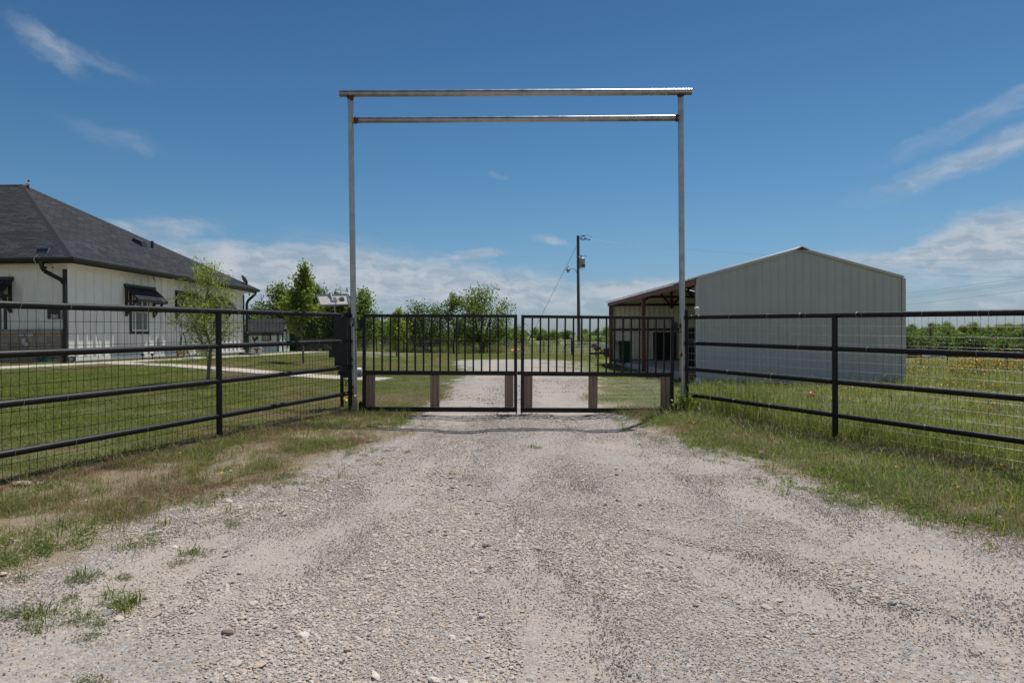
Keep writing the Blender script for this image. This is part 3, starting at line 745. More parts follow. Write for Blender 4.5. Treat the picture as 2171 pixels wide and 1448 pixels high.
# ------------------------------------------------------------------ house
HX, HY, HZ, HR = -14.05, 21.6, .45, -.03
house = empty('house', (HX, HY, HZ), HR, 'cream board-and-batten house with a charcoal hip roof, left of the driveway', 'house')
HW, HL = 14.0, 13.2
ZT = 3.14
MB().box(-HW, 0, 0, HL, .12, ZT).build('wall', M['siding'], house)
MB().box(-HW-.0, .03, -.03, HL+.03, -.5, .12).build('foundation', M['concrete'], house)
btn = MB().box(-.024, .024, -.036, .012, 0, ZT-.14).mesh('batten', M['siding'])
def inst(me, name, parent, loc, rz=0, sc=None):
    o = bpy.data.objects.new(name, me); link(o); o.parent = parent; o.location = loc; o.rotation_euler = (0, 0, rz)
    if sc: o.scale = sc
    return o
WIN = [(3.3, 4.55, .96, 2.62, False), (6.85, 8.05, 1.98, 2.55, True), (9.55, 10.8, .96, 2.62, False)]
y = .4
while y < HL-.1:
    inst(btn, 'batten', house, (.012, y, .14), math.pi/2); y += .46
x = -.5
while x > -6: inst(btn, 'batten', house, (x, -.012, .14), 0); x -= .465
# eave
EO = .47; e0, e1, e2 = EO, -EO, HL+EO
MB().box(-HW, e0, e1, e2, ZT, ZT+.02).build('soffit', M['soffit'], house)
fas = MB(); fas.box(-HW, e0, e1-.02, e1, ZT-.02, ZT+.17); fas.box(e0, e0+.02, e1-.02, e2+.02, ZT-.02, ZT+.17); fas.box(-HW, e0, e2, e2+.02, ZT-.02, ZT+.17)
fas.build('fascia', M['trim'], house)
gp = [(0, 0), (.085, 0), (.12, .06), (.125, .125), (.105, .125), (.1, .075), (.075, .02), (0, .02)]
g = MB(); gz0 = ZT+.03
g.v = []; 
def gutter_run(side):
    m = MB(); n = len(gp)
    if side == 'x':
        for t_, sgn in ((e1-.02, -1), (e2+.02, 1)):
            for a, b in gp: m.v.append((e0+.02+a, t_+sgn*a, gz0+b))
    elif side == 'f':
        for t_ in (-HW, None):
            for a, b in gp: m.v.append(((e0+.02+a) if t_ is None else t_, e1-.02-a, gz0+b))
    m.f = [tuple(range(n)), tuple(range(2*n-1, n-1, -1))]+[(i, (i+1) % n, (i+1) % n+n, i+n) for i in range(n)]
    return m
gutter_run('x').build('gutter', M['gutter'], house); gutter_run('f').build('gutter', M['gutter'], house)
# roof: hip end towards the drive
RZ0, RZ1, RXA = ZT+.17, 7.2, -6.45
roof_me = bpy.data.meshes.new('roof')
ov = .055; A = (e0+ov, e1-ov, RZ0); B = (e0+ov, e2+ov, RZ0); Cc = (-HW, e2+ov, RZ0); Dd = (-HW, e1-ov, RZ0); E = (RXA, HL/2, RZ1); Ff = (-HW, HL/2, RZ1)
roof_me.from_pydata([A, B, Cc, Dd, E, Ff]+[(p[0], p[1], p[2]-.03) for p in (A, B, Cc, Dd)], [], [(0, 1, 4), (3, 0, 4, 5), (1, 2, 5, 4), (6, 7, 1, 0), (9, 6, 0, 3), (7, 8, 2, 1), (9, 8, 7, 6)])
uvl = roof_me.uv_layers.new(name='UVMap')
def slope_uv(me, uvl):
    me.update()
    for p in me.polygons:
        n = p.normal
        if abs(n.z) > .999: h = Vector((1, 0, 0))
        else: h = Vector((0, 0, 1)).cross(n).normalized()
        up = n.cross(h)
        for li in p.loop_indices:
            c = me.vertices[me.loops[li].vertex_index].co; uvl.data[li].uv = (c.dot(h)+50, c.dot(up)+50)
slope_uv(roof_me, uvl); roof_me.materials.append(M['shingle'])
roof = bpy.data.objects.new('roof', roof_me); link(roof); roof.parent = house
# hip and ridge cap shingles
capm = MB(); w = .15
capm.add([(-w, 0, -.075), (0, 0, .012), (w, 0, -.075), (-w, .30, -.063), (0, .30, .026), (w, .30, -.063), (-w, 0, -.09), (0, 0, -.005), (w, 0, -.09), (-w, .3, -.085), (0, .3, .002), (w, .3, -.085)],
         [(0, 1, 4, 3), (1, 2, 5, 4), (7, 6, 9, 10), (8, 7, 10, 11), (0, 6, 7, 1), (1, 7, 8, 2), (3, 4, 10, 9), (4, 5, 11, 10), (0, 3, 9, 6), (2, 8, 11, 5)])
capme = capm.mesh('ridge_shingle', M['shingle']); cuv = capme.uv_layers.new(name='UVMap')
for l in capme.loops: c = capme.vertices[l.vertex_index].co; cuv.data[l.index].uv = (c.x+.11, .07+c.y*.1)
def caps(p0, p1, n1, n2):
    p0 = Vector(p0); p1 = Vector(p1); d = (p1-p0); L = d.length; d.normalize(); up = (Vector(n1)+Vector(n2)).normalized()
    up = (up-d*up.dot(d)).normalized(); xx = d.cross(up); rot = Matrix((xx, d, up)).transposed()
    k = int(L/.2)
    for i in range(k):
        o = bpy.data.objects.new('ridge_shingle', capme); link(o); o.parent = roof
        o.matrix_local = Matrix.Translation(p0+d*(i*.2)+up*.006) @ rot.to_4x4()
ns = [p.normal.copy() for p in roof_me.polygons]
def upn(v): return v if v.z > 0 else -v
caps(A, E, upn(ns[0]), upn(ns[1])); caps(B, E, upn(ns[0]), upn(ns[2])); caps(Ff, E, upn(ns[1]), upn(ns[2]))
# frieze + corner trims
MB().box(0.0, .018, 0, HL, ZT-.14, ZT-.002).build('frieze', M['siding'], house); MB().box(-HW, 0, -.018, 0, ZT-.14, ZT-.002).build('frieze', M['siding'], house)
MB().box(-.14, .002, -.024, -.001, -.05, ZT-.15).build('corner_trim', M['trim'], house)
MB().box(.001, .024, HL-.12, HL+.02, -.05, ZT-.15).build('corner_trim', M['trim'], house)
MB().box(.0, .05, .0, HL, .08, .2).build('skirt', M['siding'], house)
# downspouts
def dspout(pts, name='downspout'):
    mb = MB()
    for a, b in zip(pts[:-1], pts[1:]):
        mb.bar(a, b, .042, .052, (1, 0, 0) if abs((Vector(b)-Vector(a)).normalized().x) < .9 else (0, 0, 1))
    return mb.tube(pts, .044, 8).build(name, M['gutter'], house, True)
dspout([(-.42, e1-.08, ZT+.05), (-.42, e1-.08, ZT-.12), (-.36, e1-.05, ZT-.25), (-.08, -.16, ZT-.5), (-.02, -.09, ZT-.62), (-.02, -.085, .02), (.1, -.12, -.06), (1.9, -.3, -.12)])
dspout([(e0-.02, HL+.42, ZT+.05), (e0-.05, HL+.38, ZT-.1), (.18, HL+.12, ZT-.42), (.12, HL+.07, ZT-.6), (.12, HL+.07, .0)])
# windows on the side wall
for i, (y0, y1, z0, z1, small) in enumerate(WIN):
    wv = MB(); wd = .11
    wv.box(.0, .035, y0, y0+wd, z0, z1); wv.box(.0, .035, y1-wd, y1, z0, z1); wv.box(.0, .035, y0+wd, y1-wd, z0, z0+wd); wv.box(0, .035, y0+wd, y1-wd, z1-wd, z1)
    win = wv.build('window', M['trim'], house)
    f = MB(); a0, a1, b0, b1 = y0+wd, y1-wd, z0+wd, z1-wd; q = .055
    f.box(.0, .045, a0, a0+q, b0, b1); f.box(.0, .045, a1-q, a1, b0, b1); f.box(0, .045, a0+q, a1-q, b0, b0+q); f.box(0, .045, a0+q, a1-q, b1-q, b1)
    if not small: f.box(0, .04, a0+q, a1-q, (b0+b1)/2-.02, (b0+b1)/2+.02)
    f.build('frame', M['white'], win)
    MB().box(0, .018, a0+q, a1-q, b0+q, b1-q).build('pane', M['blind'] if i == 0 else M['glass'], win)
def awning(y0, y1, zt_, zl, out, side=True):
    """little black shed roof with two knee braces"""
    T = (lambda p: (p[0], p[1], p[2])) if side else (lambda p: (p[1], -p[0], p[2]))
    def B_(mb): mb.v = [T(v) for v in mb.v]; return mb
    th = .05
    a = MB().prism([(.0, zt_-.02), (out, zl-.02), (out, zl-.07), (0, zt_-.07)], y0, y1)
    a.v = [(v[0], v[1], v[2]) for v in a.v]
    aw = B_(a).build('awning', M['trim'], house)
    sh = MB().prism([(.0, zt_+.012), (out+.03, zl+.0), (out+.03, zl-.018), (0, zt_-.018)], y0-.03, y1+.03)
    me = B_(sh).mesh('shingle_cover', M['shingle']); u = me.uv_layers.new(name='UVMap'); slope_uv(me, u)
    o = bpy.data.objects.new('shingle_cover', me); link(o); o.parent = aw
    B_(MB().box(out-.005, out+.02, y0-.02, y1+.02, zl-.10, zl-.02)).build('fascia', M['trim'], aw)
    B_(MB().box(0, .07, y0-.02, y1+.02, zt_-.03, zt_+.05)).build('header', M['trim'], aw)
    for yy in (y0+.08, y1-.08):
        b = MB().box(.0, .07, yy-.04, yy+.04, zl-.62, zt_-.07); b.bar((.05, yy, zl-.55), (out-.1, yy, zl-.03), .038, .035, (0, 1, 0)); b.bar((.05, yy, zl-.08), (out-.02, yy, zl-.08), .035, .035, (0, 1, 0))
        B_(b).build('bracket', M['trim'], aw)
awning(3.0, 4.95, 2.72, 2.22, .52); awning(6.45, 8.4, 2.72, 2.22, .52); awning(9.2, 11.15, 2.72, 2.22, .52)
awning(-3.9, -1.75, 2.72, 2.25, .5, False)
wv = MB(); wv.box(-3.6, -3.45, -.035, 0, .96, 2.2); wv.box(-2.05, -1.9, -.035, 0, 1.08, 2.2); win = wv.build('window', M['trim'], house)
MB().box(-2.12, -2.05, -.03, 0, 1.08, 2.2).build('frame', M['white'], win); MB().box(-3.45, -2.12, -.012, 0, 1.08, 2.2).build('pane', M['glass'], win)
# stone wainscot, block by block
ws = MB().box(-6.0, -.13, -.085, -.0, -.3, 1.06).build('stone_wainscot', M['mortar'], house)
blockm = {}
rs = random.Random(4)
for r in range(6):
    z0 = -.12+r*.198; x = -.15-(0 if r % 2 else .0)
    while x > -5.9:
        L = rs.choice([.34, .46, .58, .72]) if not (x > -.2) else (.2 if r % 2 else .42)
        if L not in blockm: blockm[L] = MB().box(-L+.006, -.006, -.125, -.08, .006, .19).mesh('stone_block', M['stone'])
        o = inst(blockm[L], 'stone_block', ws, (x, rs.uniform(-.006, .004), z0)); x -= L
MB().box(-6.0, -.11, -.15, -.02, 1.06, 1.10).build('stone_cap', M['mortar'], ws)
# house number plaque
pl_ = MB().box(-.62, -.18, -.028, -.002, 1.42, 1.72); pq = pl_.build('number_plaque', M['plaque'], house); pq.location = (0, -.028, 0)
fr = MB(); fr.box(-.635, -.62, -.034, -.002, 1.405, 1.735); fr.box(-.18, -.165, -.034, -.002, 1.405, 1.735); fr.box(-.62, -.18, -.034, -.002, 1.405, 1.42); fr.build('plaque_frame', M['white'], pq)
def text_obj(txt, size, mat, parent, loc, rot, name='lettering', ext=.002):
    cu = bpy.data.curves.new(name, 'FONT'); cu.body = txt; cu.size = size; cu.extrude = ext; cu.align_x = 'CENTER'; cu.align_y = 'CENTER'
    o = bpy.data.objects.new(name, cu); link(o); dg = bpy.context.evaluated_depsgraph_get(); me = bpy.data.meshes.new_from_object(o.evaluated_get(dg)); 
    bpy.data.objects.remove(o); o = bpy.data.objects.new(name, me); link(o); me.materials.clear(); me.materials.append(mat); o.parent = parent; o.location = loc; o.rotation_euler = rot; return o
text_obj('380', .17, M['white'], pq, (-.40, -.032, 1.50), (math.pi/2, 0, 0), 'number')
# roof furniture
def roof_z(xl, yl): return min(RZ0+(e0+ov-xl)*(RZ1-RZ0)/(e0+ov-RXA), 99)
MB().tube([(-2.2, 8.75, roof_z(-2.2, 8.75)-.05), (-2.2, 8.75, roof_z(-2.2, 8.75)+.3)], .06, 12).build('vent_pipe', M['trim'], roof)
zv = roof_z(-2.3, 7.9); MB().add([(-2.5, 7.65, zv+.1), (-2.0, 7.65, zv-.2), (-2.0, 8.1, zv-.2), (-2.5, 8.1, zv+.1), (-2.45, 7.7, zv+.24), (-2.1, 7.7, zv+.10), (-2.1, 8.05, zv+.10), (-2.45, 8.05, zv+.24)], [(0,1,2,3),(4,5,6,7),(0,1,5,4),(1,2,6,5),(2,3,7,6),(3,0,4,7)]).build('roof_vent', M['trim'], roof)
# wall box, spigot pieces
MB().box(0.0, .09, 5.1, 5.32, .48, .78).build('meter_box', M['greybox'], house)
def house_pt(x, y, z): return house_m @ Vector((x, y, z))
house_m = Matrix.Translation((HX, HY, HZ)) @ Matrix.Rotation(HR, 4, 'Z')
def hthing(name, xyz, label, cat, rz=None):
    p = house_pt(*xyz); return empty(name, p, HR if rz is None else rz, label, cat)
# roof-edge solar light panel
t = hthing('solar_panel', (-.4, e1-.12, ZT+.16), 'small silver-framed solar panel clipped to the gutter at the near house corner', 'solar panel')
mb = MB(); a = .20
for (u0, v0, u1, v1) in ((-.19, 0, .19, 0), (-.19, .26, .19, .26), (-.19, 0, -.19, .26), (.19, 0, .19, .26)): mb.bar((u0, -.03-v0*.0+v0*.45, .10+v0*.75), (u1, -.03+v1*.45, .10+v1*.75), .012, .012, (0, -.8, .5))
mb.build('frame', M['alu'], t); MB().add([(-.18, -.02, .105), (.18, -.02, .105), (.18, .09, .29), (-.18, .09, .29), (-.18, -.01, .10), (.18, -.01, .10), (.18, .10, .285), (-.18, .10, .285)], [(0,1,2,3),(4,7,6,5),(0,4,5,1),(2,6,7,3)]).build('cell', M['cell'], t)
MB().tube([(.1, 0, .12), (.13, .06, .02), (.0, .05, -.02), (-.1, .02, 0)], .012, 6).build('bracket', M['alu'], t)
MB().tube([(-.05, 0, .1), (-.16, -.04, .04), (-.2, -.06, -.08), (-.14, -.05, -.18)], .007, 6).build('cable', M['white'], t)
# satellite dish at the far corner
t = hthing('satellite_dish', (.05, HL-.05, ZT+.30), 'small satellite dish on the far corner of the house roof', 'satellite dish')
mb = MB(); mb.lathe((0, 0, 0), [(.02, -.05), (.14, -.03), (.25, .02), (.26, .03), (.14, -.01), (.02, -.03)], 18); mm = Matrix.Rotation(math.radians(50), 4, 'Y') @ Matrix.Rotation(math.radians(-35), 4, 'X'); mb.v = [tuple((mm @ Vector(v))+Vector((.0, 0, .32))) for v in mb.v]; mb.build('dish', M['greybox'], t, True)
MB().tube([(0, 0, -.05), (-.02, 0, .3)], .02, 8).build('mast', M['greybox'], t); MB().tube([(0, 0, .3), (.2, -.1, .5)], .01, 6).build('feed_arm', M['greybox'], t)
# ridge aerial with white owl-like cap
t = hthing('roof_antenna', (RXA+.25, HL/2, RZ1-.14), 'short black antenna with a white sloping dish on the roof peak', 'antenna')
MB().tube([(0, 0, 0), (.02, 0, .34)], .035, 8).build('mast', M['trim'], t)
mb = MB().blobs((-.06, -.05, .13), .12, 2, 2, .03, (1.3, .5, .62)); mb.v = [(a, b, c+(a+.06)*.5) for a, b, c in mb.v]; mb.build('dish', M['white'], t, True)
MB().tube([(-.02, -.04, .0), (.0, -.04, .12)], .02, 6).build('bracket', M['trim'], t)
# cameras under the eaves
for (xx, yy, lab) in ((-.28, e1+.16, 'white security cameras and lamp under the eave at the near house corner'), (.3, HL+.30, 'white security lamps under the eave at the far house corner')):
    t = hthing('security_camera', (xx, yy, ZT-.005), lab, 'security camera')
    for k, s in enumerate((-.12, .1)):
        mb = MB().tube([(s, 0, 0), (s, -.01, -.06)], .035, 10); mb.tube([(s, .0, -.08), (s+.03, -.13, -.13)], .04, 12); mb.build('camera_body', M['white'], t, True); MB().tube([(s+.031, -.131, -.13), (s+.034, -.142, -.134)], .03, 12).build('lens', M['plaque'], t)
t = hthing('security_camera', (e0-.18, 4.4, ZT-.005), 'little dark security camera under the side eave above the first window', 'security camera')
MB().tube([(0, 0, 0), (0, 0, -.05)], .03, 10).tube([(0, .03, -.07), (.05, -.08, -.12)], .028, 10).build('camera_body', M['greybox'], t, True)
# animal skull ornament on the stone
t = hthing('wall_ornament', (-1.28, -.14, .82), 'white winged flower ornament hung on the tan stone wall', 'ornament')
mb = MB(); mb.blobs((-.13, -.02, .10), .12, 1, 2, .12, (1, .25, .45)); mb.blobs((.15, -.02, .10), .13, 2, 2, .12, (1, .25, .5)); mb.blobs((-.02, -.04, -.10), .10, 3, 2, .15, (.6, .35, 1.1)); mb.blobs((.07, -.04, -.2), .09, 4, 2, .12, (.9, .35, .9)); mb.build('ornament_body', M['skullwhite'], t, True)
# flower pot
p = at(95, 770, 21.0); t = empty('flower_pot', (p.x, p.y, gzs(p.x, p.y)), 0, 'teal pot of red and orange flowers at the foot of the stone wall', 'flower pot')
MB().lathe((0, 0, 0), [(.12, 0), (.17, .05), (.19, .17), (.20, .19), (.17, .19), (.15, .14)], 18).build('pot', M['teal'], t, True)
mb = MB(); rr = random.Random(3)
for k in range(90):
    a = rr.uniform(0, 6.28); r = rr.uniform(0, .3); z = .2+rr.uniform(0, .26)*(1-r); c = Vector((r*math.cos(a), r*math.sin(a), z)); u = Vector([rr.uniform(-1, 1) for _ in range(3)]).normalized()*.05; w_ = u.cross(Vector((0, 0, 1))).normalized()*.025; mb.add([c-u, c-w_, c+u, c+w_], [(0, 1, 2, 3)])
mb.build('foliage', M['leaf_mid'], t)
mb = MB()
for k in range(16):
    a = rr.uniform(0, 6.28); r = rr.uniform(0, .2); mb.blobs((r*math.cos(a), r*math.sin(a), .25+rr.uniform(0, .2)), .04, k, 1, .2)
mb.build('blossom', M['petal_red'], t)
# garden spotlights
for px, py, dd, lab, r_ in ((153, 771, 20.9, 'round white-faced garden spotlight by the near house corner', 1), (302, 758, 24.6, 'black stake garden light under the first side window, nearer one', 0), (323, 756, 25.6, 'black stake garden light under the first side window, farther one', 0)):
    p = at(px, py, dd); z = gzs(p.x, p.y); t = empty('garden_light', (p.x, p.y, z), 0, lab, 'garden light')
    if r_:
        MB().tube([(0, 0, 0), (0, 0, .1)], .015, 6).build('stake', M['trim'], t); MB().tube([(0, .06, .16), (0, -.05, .16)], .085, 16).build('lamp_head', M['trim'], t, True); MB().tube([(0, -.05, .16), (0, -.056, .16)], .066, 16).build('lens', M['lampglass'], t)
    else:
        MB().tube([(0, 0, 0), (0, 0, .18)], .016, 6).build('stake', M['trim'], t); MB().tube([(0, 0, .18), (0, 0, .26)], [.06, .05], 12).build('lamp_head', M['trim'], t, True)
# hose stand, lid, hide sign
p = at(384, 757, 27.6); t = empty('hose_stand', (p.x, p.y, gzs(p.x, p.y)), 0, 'orange-footed hose stand with dark hose against the side wall', 'hose stand')
MB().box(-.16, -.1, -.04, .04, 0, .5).box(.1, .16, -.04, .04, 0, .45).box(-.16, .16, -.03, .03, .18, .24).build('stand', M['terra'], t)
MB().tube([(-.02, -.03, .3), (.02, -.03, .95), (.1, -.05, 1.05), (.18, -.05, .9), (.3, -.1, .3), (.5, -.2, .02), (.9, -.5, .02)], .02, 6).build('hose', M['cable'], t, True)
p = at(410, 757, 25.8); t = tag(MB().lathe((p.x, p.y, gzs(p.x, p.y)), [(.38, 0), (.38, .06), (.33, .1), (.1, .11)], 22).build('access_lid', M['greybox'], None, True), 'round grey access lid lying in the grass by the side wall', 'lid')
p = at(545, 751, 33.6); t = empty('hide_ornament', (p.x, p.y, gzs(p.x, p.y)), 0, 'white ragged-edged yard ornament with a brown emblem beside the far house corner', 'ornament')
mb = MB(); prof = []
rr = random.Random(8)
for k in range(18):
    a = 2*math.pi*k/18; r = .27*(1+rr.uniform(-.12, .1)); prof.append((r*math.cos(a), .25+r*math.sin(a)))
mb.prism(prof, -.05, .05).build('body', M['skullwhite'], t)
mb = MB(); mb.prism([(-.16, .34), (-.08, .30), (-.04, .22), (0, .08), (.04, .22), (.08, .30), (.16, .34), (.06, .24+.12), (-.06, .36)], -.065, -.052).build('emblem', M['skullbrown'], t)
mb = MB().tube([(-.9, .1, .12), (-.5, .1, .08), (-.1, .2, .03)], .07, 8); mb.build('drain_hose', M['cable'], t, True)

# ------------------------------------------------------------------ small white shed
SD = 50.0
s0 = at(525, 746, SD); s1 = at(591, 746, SD); shed_z = gzs(s0.x, SD)
SW = s1.x-s0.x; k_ = SD/F_
sh = empty('garden_shed', (s0.x, SD, shed_z), .0, 'small white shed with grey shingled gable roof behind the house', 'shed')
eh = (745-701)*k_; rh = (745-677.5)*k_; dep = 2.4
MB().prism([(0, 0), (dep, 0), (dep, eh), (dep/2, eh+dep/2*.72), (0, eh)], 0, SW, 'x').build('wall', M['shedwall'], sh)
# siding grooves as thin battens
bm_ = MB().box(-.012, .012, -.01, 0, 0, eh).mesh('batten', M['shedwall'])
for i in range(1, 9): inst(bm_, 'batten', sh, (SW*i/9, -.002, 0))
for xx in (0, SW): MB().box(xx-(.10 if xx else .02), xx+(.02 if xx else .10), -.03, -.003, 0, eh).build('corner_trim', M['trim'], sh)
ov2 = .32
for s in (0, 1):
    mb = MB(); yb = -.22 if s == 0 else dep+.22; zb_ = eh-.22*.72
    zr = eh+dep/2*.72
    v = [(-ov2, yb, zb_), (SW+ov2, yb, zb_), (SW+ov2, dep/2, zr), (-ov2, dep/2, zr)]
    v2 = [(a, b, c+.07) for a, b, c in v]
    mb.add(v+v2, [(0,1,2,3),(4,5,6,7),(0,1,5,4),(1,2,6,5),(2,3,7,6),(3,0,4,7)]); me = mb.mesh('roof', M['shedshingle']); u = me.uv_layers.new(name='UVMap'); slope_uv(me, u)
    o = bpy.data.objects.new('roof', me); link(o); o.parent = sh
    MB().add([(SW+.02, yb, zb_-.02), (SW+ov2, yb, zb_-.02), (SW+ov2, dep/2, zr-.02), (SW+.02, dep/2, zr-.02), (SW+.02, yb, zb_-.005), (SW+ov2, yb, zb_-.005), (SW+ov2, dep/2, zr-.005), (SW+.02, dep/2, zr-.005)], [(0,1,2,3),(4,5,6,7),(0,1,5,4),(1,2,6,5),(2,3,7,6),(3,0,4,7)]).build('soffit', simple('tan_bounce_soffit', (.42, .28, .17), .8) if s == 0 else bpy.data.materials['tan_bounce_soffit'], sh)  # tan bounced light under the gable overhang is put into this soffit colour
MB().box(-ov2, SW+ov2, -.25, -.222, eh-.30, eh-.19).build('fascia', M['trim'], sh)
wx0, wx1, wz0, wz1 = (557-525)*k_, (575-525)*k_, (745-721.5)*k_, (745-704)*k_
mb = MB(); q = .09; mb.box(wx0, wx0+q, -.05, -.002, wz0, wz1); mb.box(wx1-q, wx1, -.05, -.002, wz0, wz1); mb.box(wx0+q, wx1-q, -.05, -.002, wz0, wz0+q); mb.box(wx0+q, wx1-q, -.05, -.002, wz1-q, wz1)
wn_ = mb.build('window', M['trim'], sh); mb = MB(); a0, a1, b0, b1 = wx0+q, wx1-q, wz0+q, wz1-q; q = .045
mb.box(a0, a0+q, -.04, -.002, b0, b1); mb.box(a1-q, a1, -.04, -.002, b0, b1); mb.box(a0+q, a1-q, -.04, -.002, b0, b0+q); mb.box(a0+q, a1-q, -.04, -.002, b1-q, b1); mb.box((a0+a1)/2-.02, (a0+a1)/2+.02, -.04, -.002, b0+q, b1-q); mb.box(a0+q, a1-q, -.038, -.002, (b0+b1)/2-.02, (b0+b1)/2+.02); mb.build('frame', M['white'], wn_)
MB().box(a0+q, a1-q, -.015, -.002, b0+q, b1-q).build('pane', M['glass'], wn_)
# door in the gable end (faces the drive)
y0, y1, zt_ = .85, 1.65, 1.5
dr_ = MB().box(SW+.002, SW+.03, y0, y1, 0, zt_).build('door', M['white'], sh)
MB().box(SW+.002, SW+.05, y0-.1, y0, 0, zt_+.1).box(SW+.002, SW+.05, y1, y1+.1, 0, zt_+.1).box(SW+.002, SW+.05, y0, y1, zt_, zt_+.16).build('door_trim', M['trim'], sh)
# rooster silhouette
p = ((541-525)*k_, (745-717)*k_)
roo = empty('rooster_ornament', (s0.x+p[0], SD-.03, shed_z+p[1]), 0, 'dark metal rooster silhouette hanging on the white shed wall', 'ornament')
prof = [(-.17, .02), (-.2, .12), (-.16, .2), (-.12, .16), (-.1, .06), (0, .02), (.06, .1), (.12, .18), (.2, .17), (.23, .06), (.18, -.06), (.1, -.05), (.06, -.12), (.0, -.16), (.02, -.24), (-.03, -.24), (-.05, -.16), (-.12, -.1)]
mb = MB(); mb.prism(prof, -.012, .012); mb.build('silhouette', M['darksteel'], roo)

# ------------------------------------------------------------------ barn
BX, BY, BR = 5.15, 18.9, .047
bz = gzs(6.5, 18.9)-.03
barn = empty('metal_barn', (BX, BY, 0), BR, 'grey ribbed metal barn with a gable end and an open red-framed side', 'barn')
BWd, BLn, EH, PH = 5.83, 12.95, 2.81, 3.6
def gable(u): return EH+(PH-EH)*(1-abs(u-BWd/2)/(BWd/2))
def sheet(u0, u1, ztop, z0, rib=.23, h=.02, ph=0.0):
    """ribbed sheet: list of (u, offset) turned into a closed thin panel"""
    us = {round(u0, 4), round(u1, 4)}; k = math.floor((u0-ph)/rib)
    cuts = []
    while k*rib+ph < u1+rib:
        c = k*rib+ph
        for du in (-.03, -.014, .014, .03): cuts.append(c+du)
        for du in (.11, .17, .23): cuts.append(c+du-.01); cuts.append(c+du+.01)
        k += 1
    for c in cuts:
        if u0 < c < u1: us.add(round(c, 4))
    if u0 < BWd/2 < u1: us.add(BWd/2)
    us = sorted(us)
    def off(u):
        r = ((u-ph) % rib); r2 = min(r, rib-r)
        return h if r2 <= .0145 else 0.0
    return [(u, off(u), z0, ztop(u)) for u in us]
def panel_mesh(prof, fn, th=.004):
    mb = MB(); 
    for (u, o, a, b) in prof: mb.v += [fn(u, o, a), fn(u, o, b), fn(u, o-th, a), fn(u, o-th, b)]
    for i in range(len(prof)-1):
        a = 4*i; b = a+4; mb.f += [(a, b, b+1, a+1), (b+2, a+2, a+3, b+3), (a+1, b+1, b+3, a+3), (a, a+2, b+2, b)]
    n = 4*(len(prof)-1); mb.f += [(0, 1, 3, 2), (n, n+2, n+3, n+1)]
    return mb
nP = 7
for i in range(nP):
    u0, u1 = BWd*i/nP+(.0 if i else .04), BWd*(i+1)/nP+.0
    lift = .0 if i % 2 else .005
    panel_mesh(sheet(u0, u1, lambda u: gable(u)-.03, bz+.02), lambda u, o, z: (u, -o-.002-lift, z)).build('wall_panel', M['barn'], barn)
    panel_mesh(sheet(BWd*i/nP, u1, lambda u: gable(u)-.03, bz+.18), lambda u, o, z: (u, BLn-o-lift, z)).build('wall_panel', M['barnin'], barn)
for i in range(14):
    v0, v1 = BLn*i/14, BLn*(i+1)/14; lift = .0 if i % 2 else .005
    panel_mesh(sheet(v0, v1, lambda u: EH-.02, bz+.02), lambda u, o, z: (BWd+.03+o+lift, u, z)).build('wall_panel', M['barn'], barn)
sl = (PH-EH)/(BWd/2)
for side in (0, 1):
    for i in range(14):
        v0, v1 = BLn*i/14-(.06 if i == 0 else 0), BLn*(i+1)/14+(.05 if i == 13 else 0); lift = .0 if i % 2 else .005
        prof = sheet(v0, v1, lambda u: 1, 0, h=.034)
        mb = MB(); xo, xi = (-.14, BWd/2) if side == 0 else (BWd+.06, BWd/2)
        zo = EH+.02-(.14*sl if side == 0 else .06*sl); zi = PH+.02
        pm_ = panel_mesh(prof, lambda u, o, t_: (xo+(xi-xo)*t_, u, zo+(zi-zo)*t_+o+lift))
        pm_.build('roof_panel', M['barnroof'], barn)
mb = MB()
for k in range(44):
    v = .02+k*.3; mb.box(-.165, -.14, v-.045, v+.045, EH+.0-.14*sl, EH+.055-.14*sl)
mb.box(-.160, -.14, -.05, BLn+.04, EH+.0-.14*sl, EH+.022-.14*sl); mb.build('eave_trim', M['barnroof'], barn)
MB().prism([(BWd/2-.22, PH-.02), (BWd/2, PH+.075), (BWd/2+.22, PH-.02), (BWd/2+.2, PH-.035), (BWd/2, PH+.055), (BWd/2-.2, PH-.035)], -.09, BLn+.07).build('ridge_cap', M['barnroof'], barn)
MB().prism([(BWd/2-.16, PH-.03), (BWd/2, PH+.05), (BWd/2+.16, PH-.03)], -.085, -.04).build('ridge_closure', M['bark'], barn)
# corner and rake trims (front gable)
def rake(x0, x1, n):
    mb = MB(); z0, z1 = gable(x0)+.0, gable(x1)+.0; mb.bar((x0, -.04, z0-.005), (x1, -.04, z1-.005), .035, .02, (0, 1, 0)); mb.build('rake_trim', M['barn'], barn)
rake(0, BWd/2-.01, 0); rake(BWd/2+.01, BWd, 1)
MB().box(-.04, .05, -.045, .06, bz, EH-.02).build('corner_trim', M['barn'], barn); MB().box(BWd-.04, BWd+.07, -.045, .05, bz, EH-.03).build('corner_trim', M['barn'], barn)
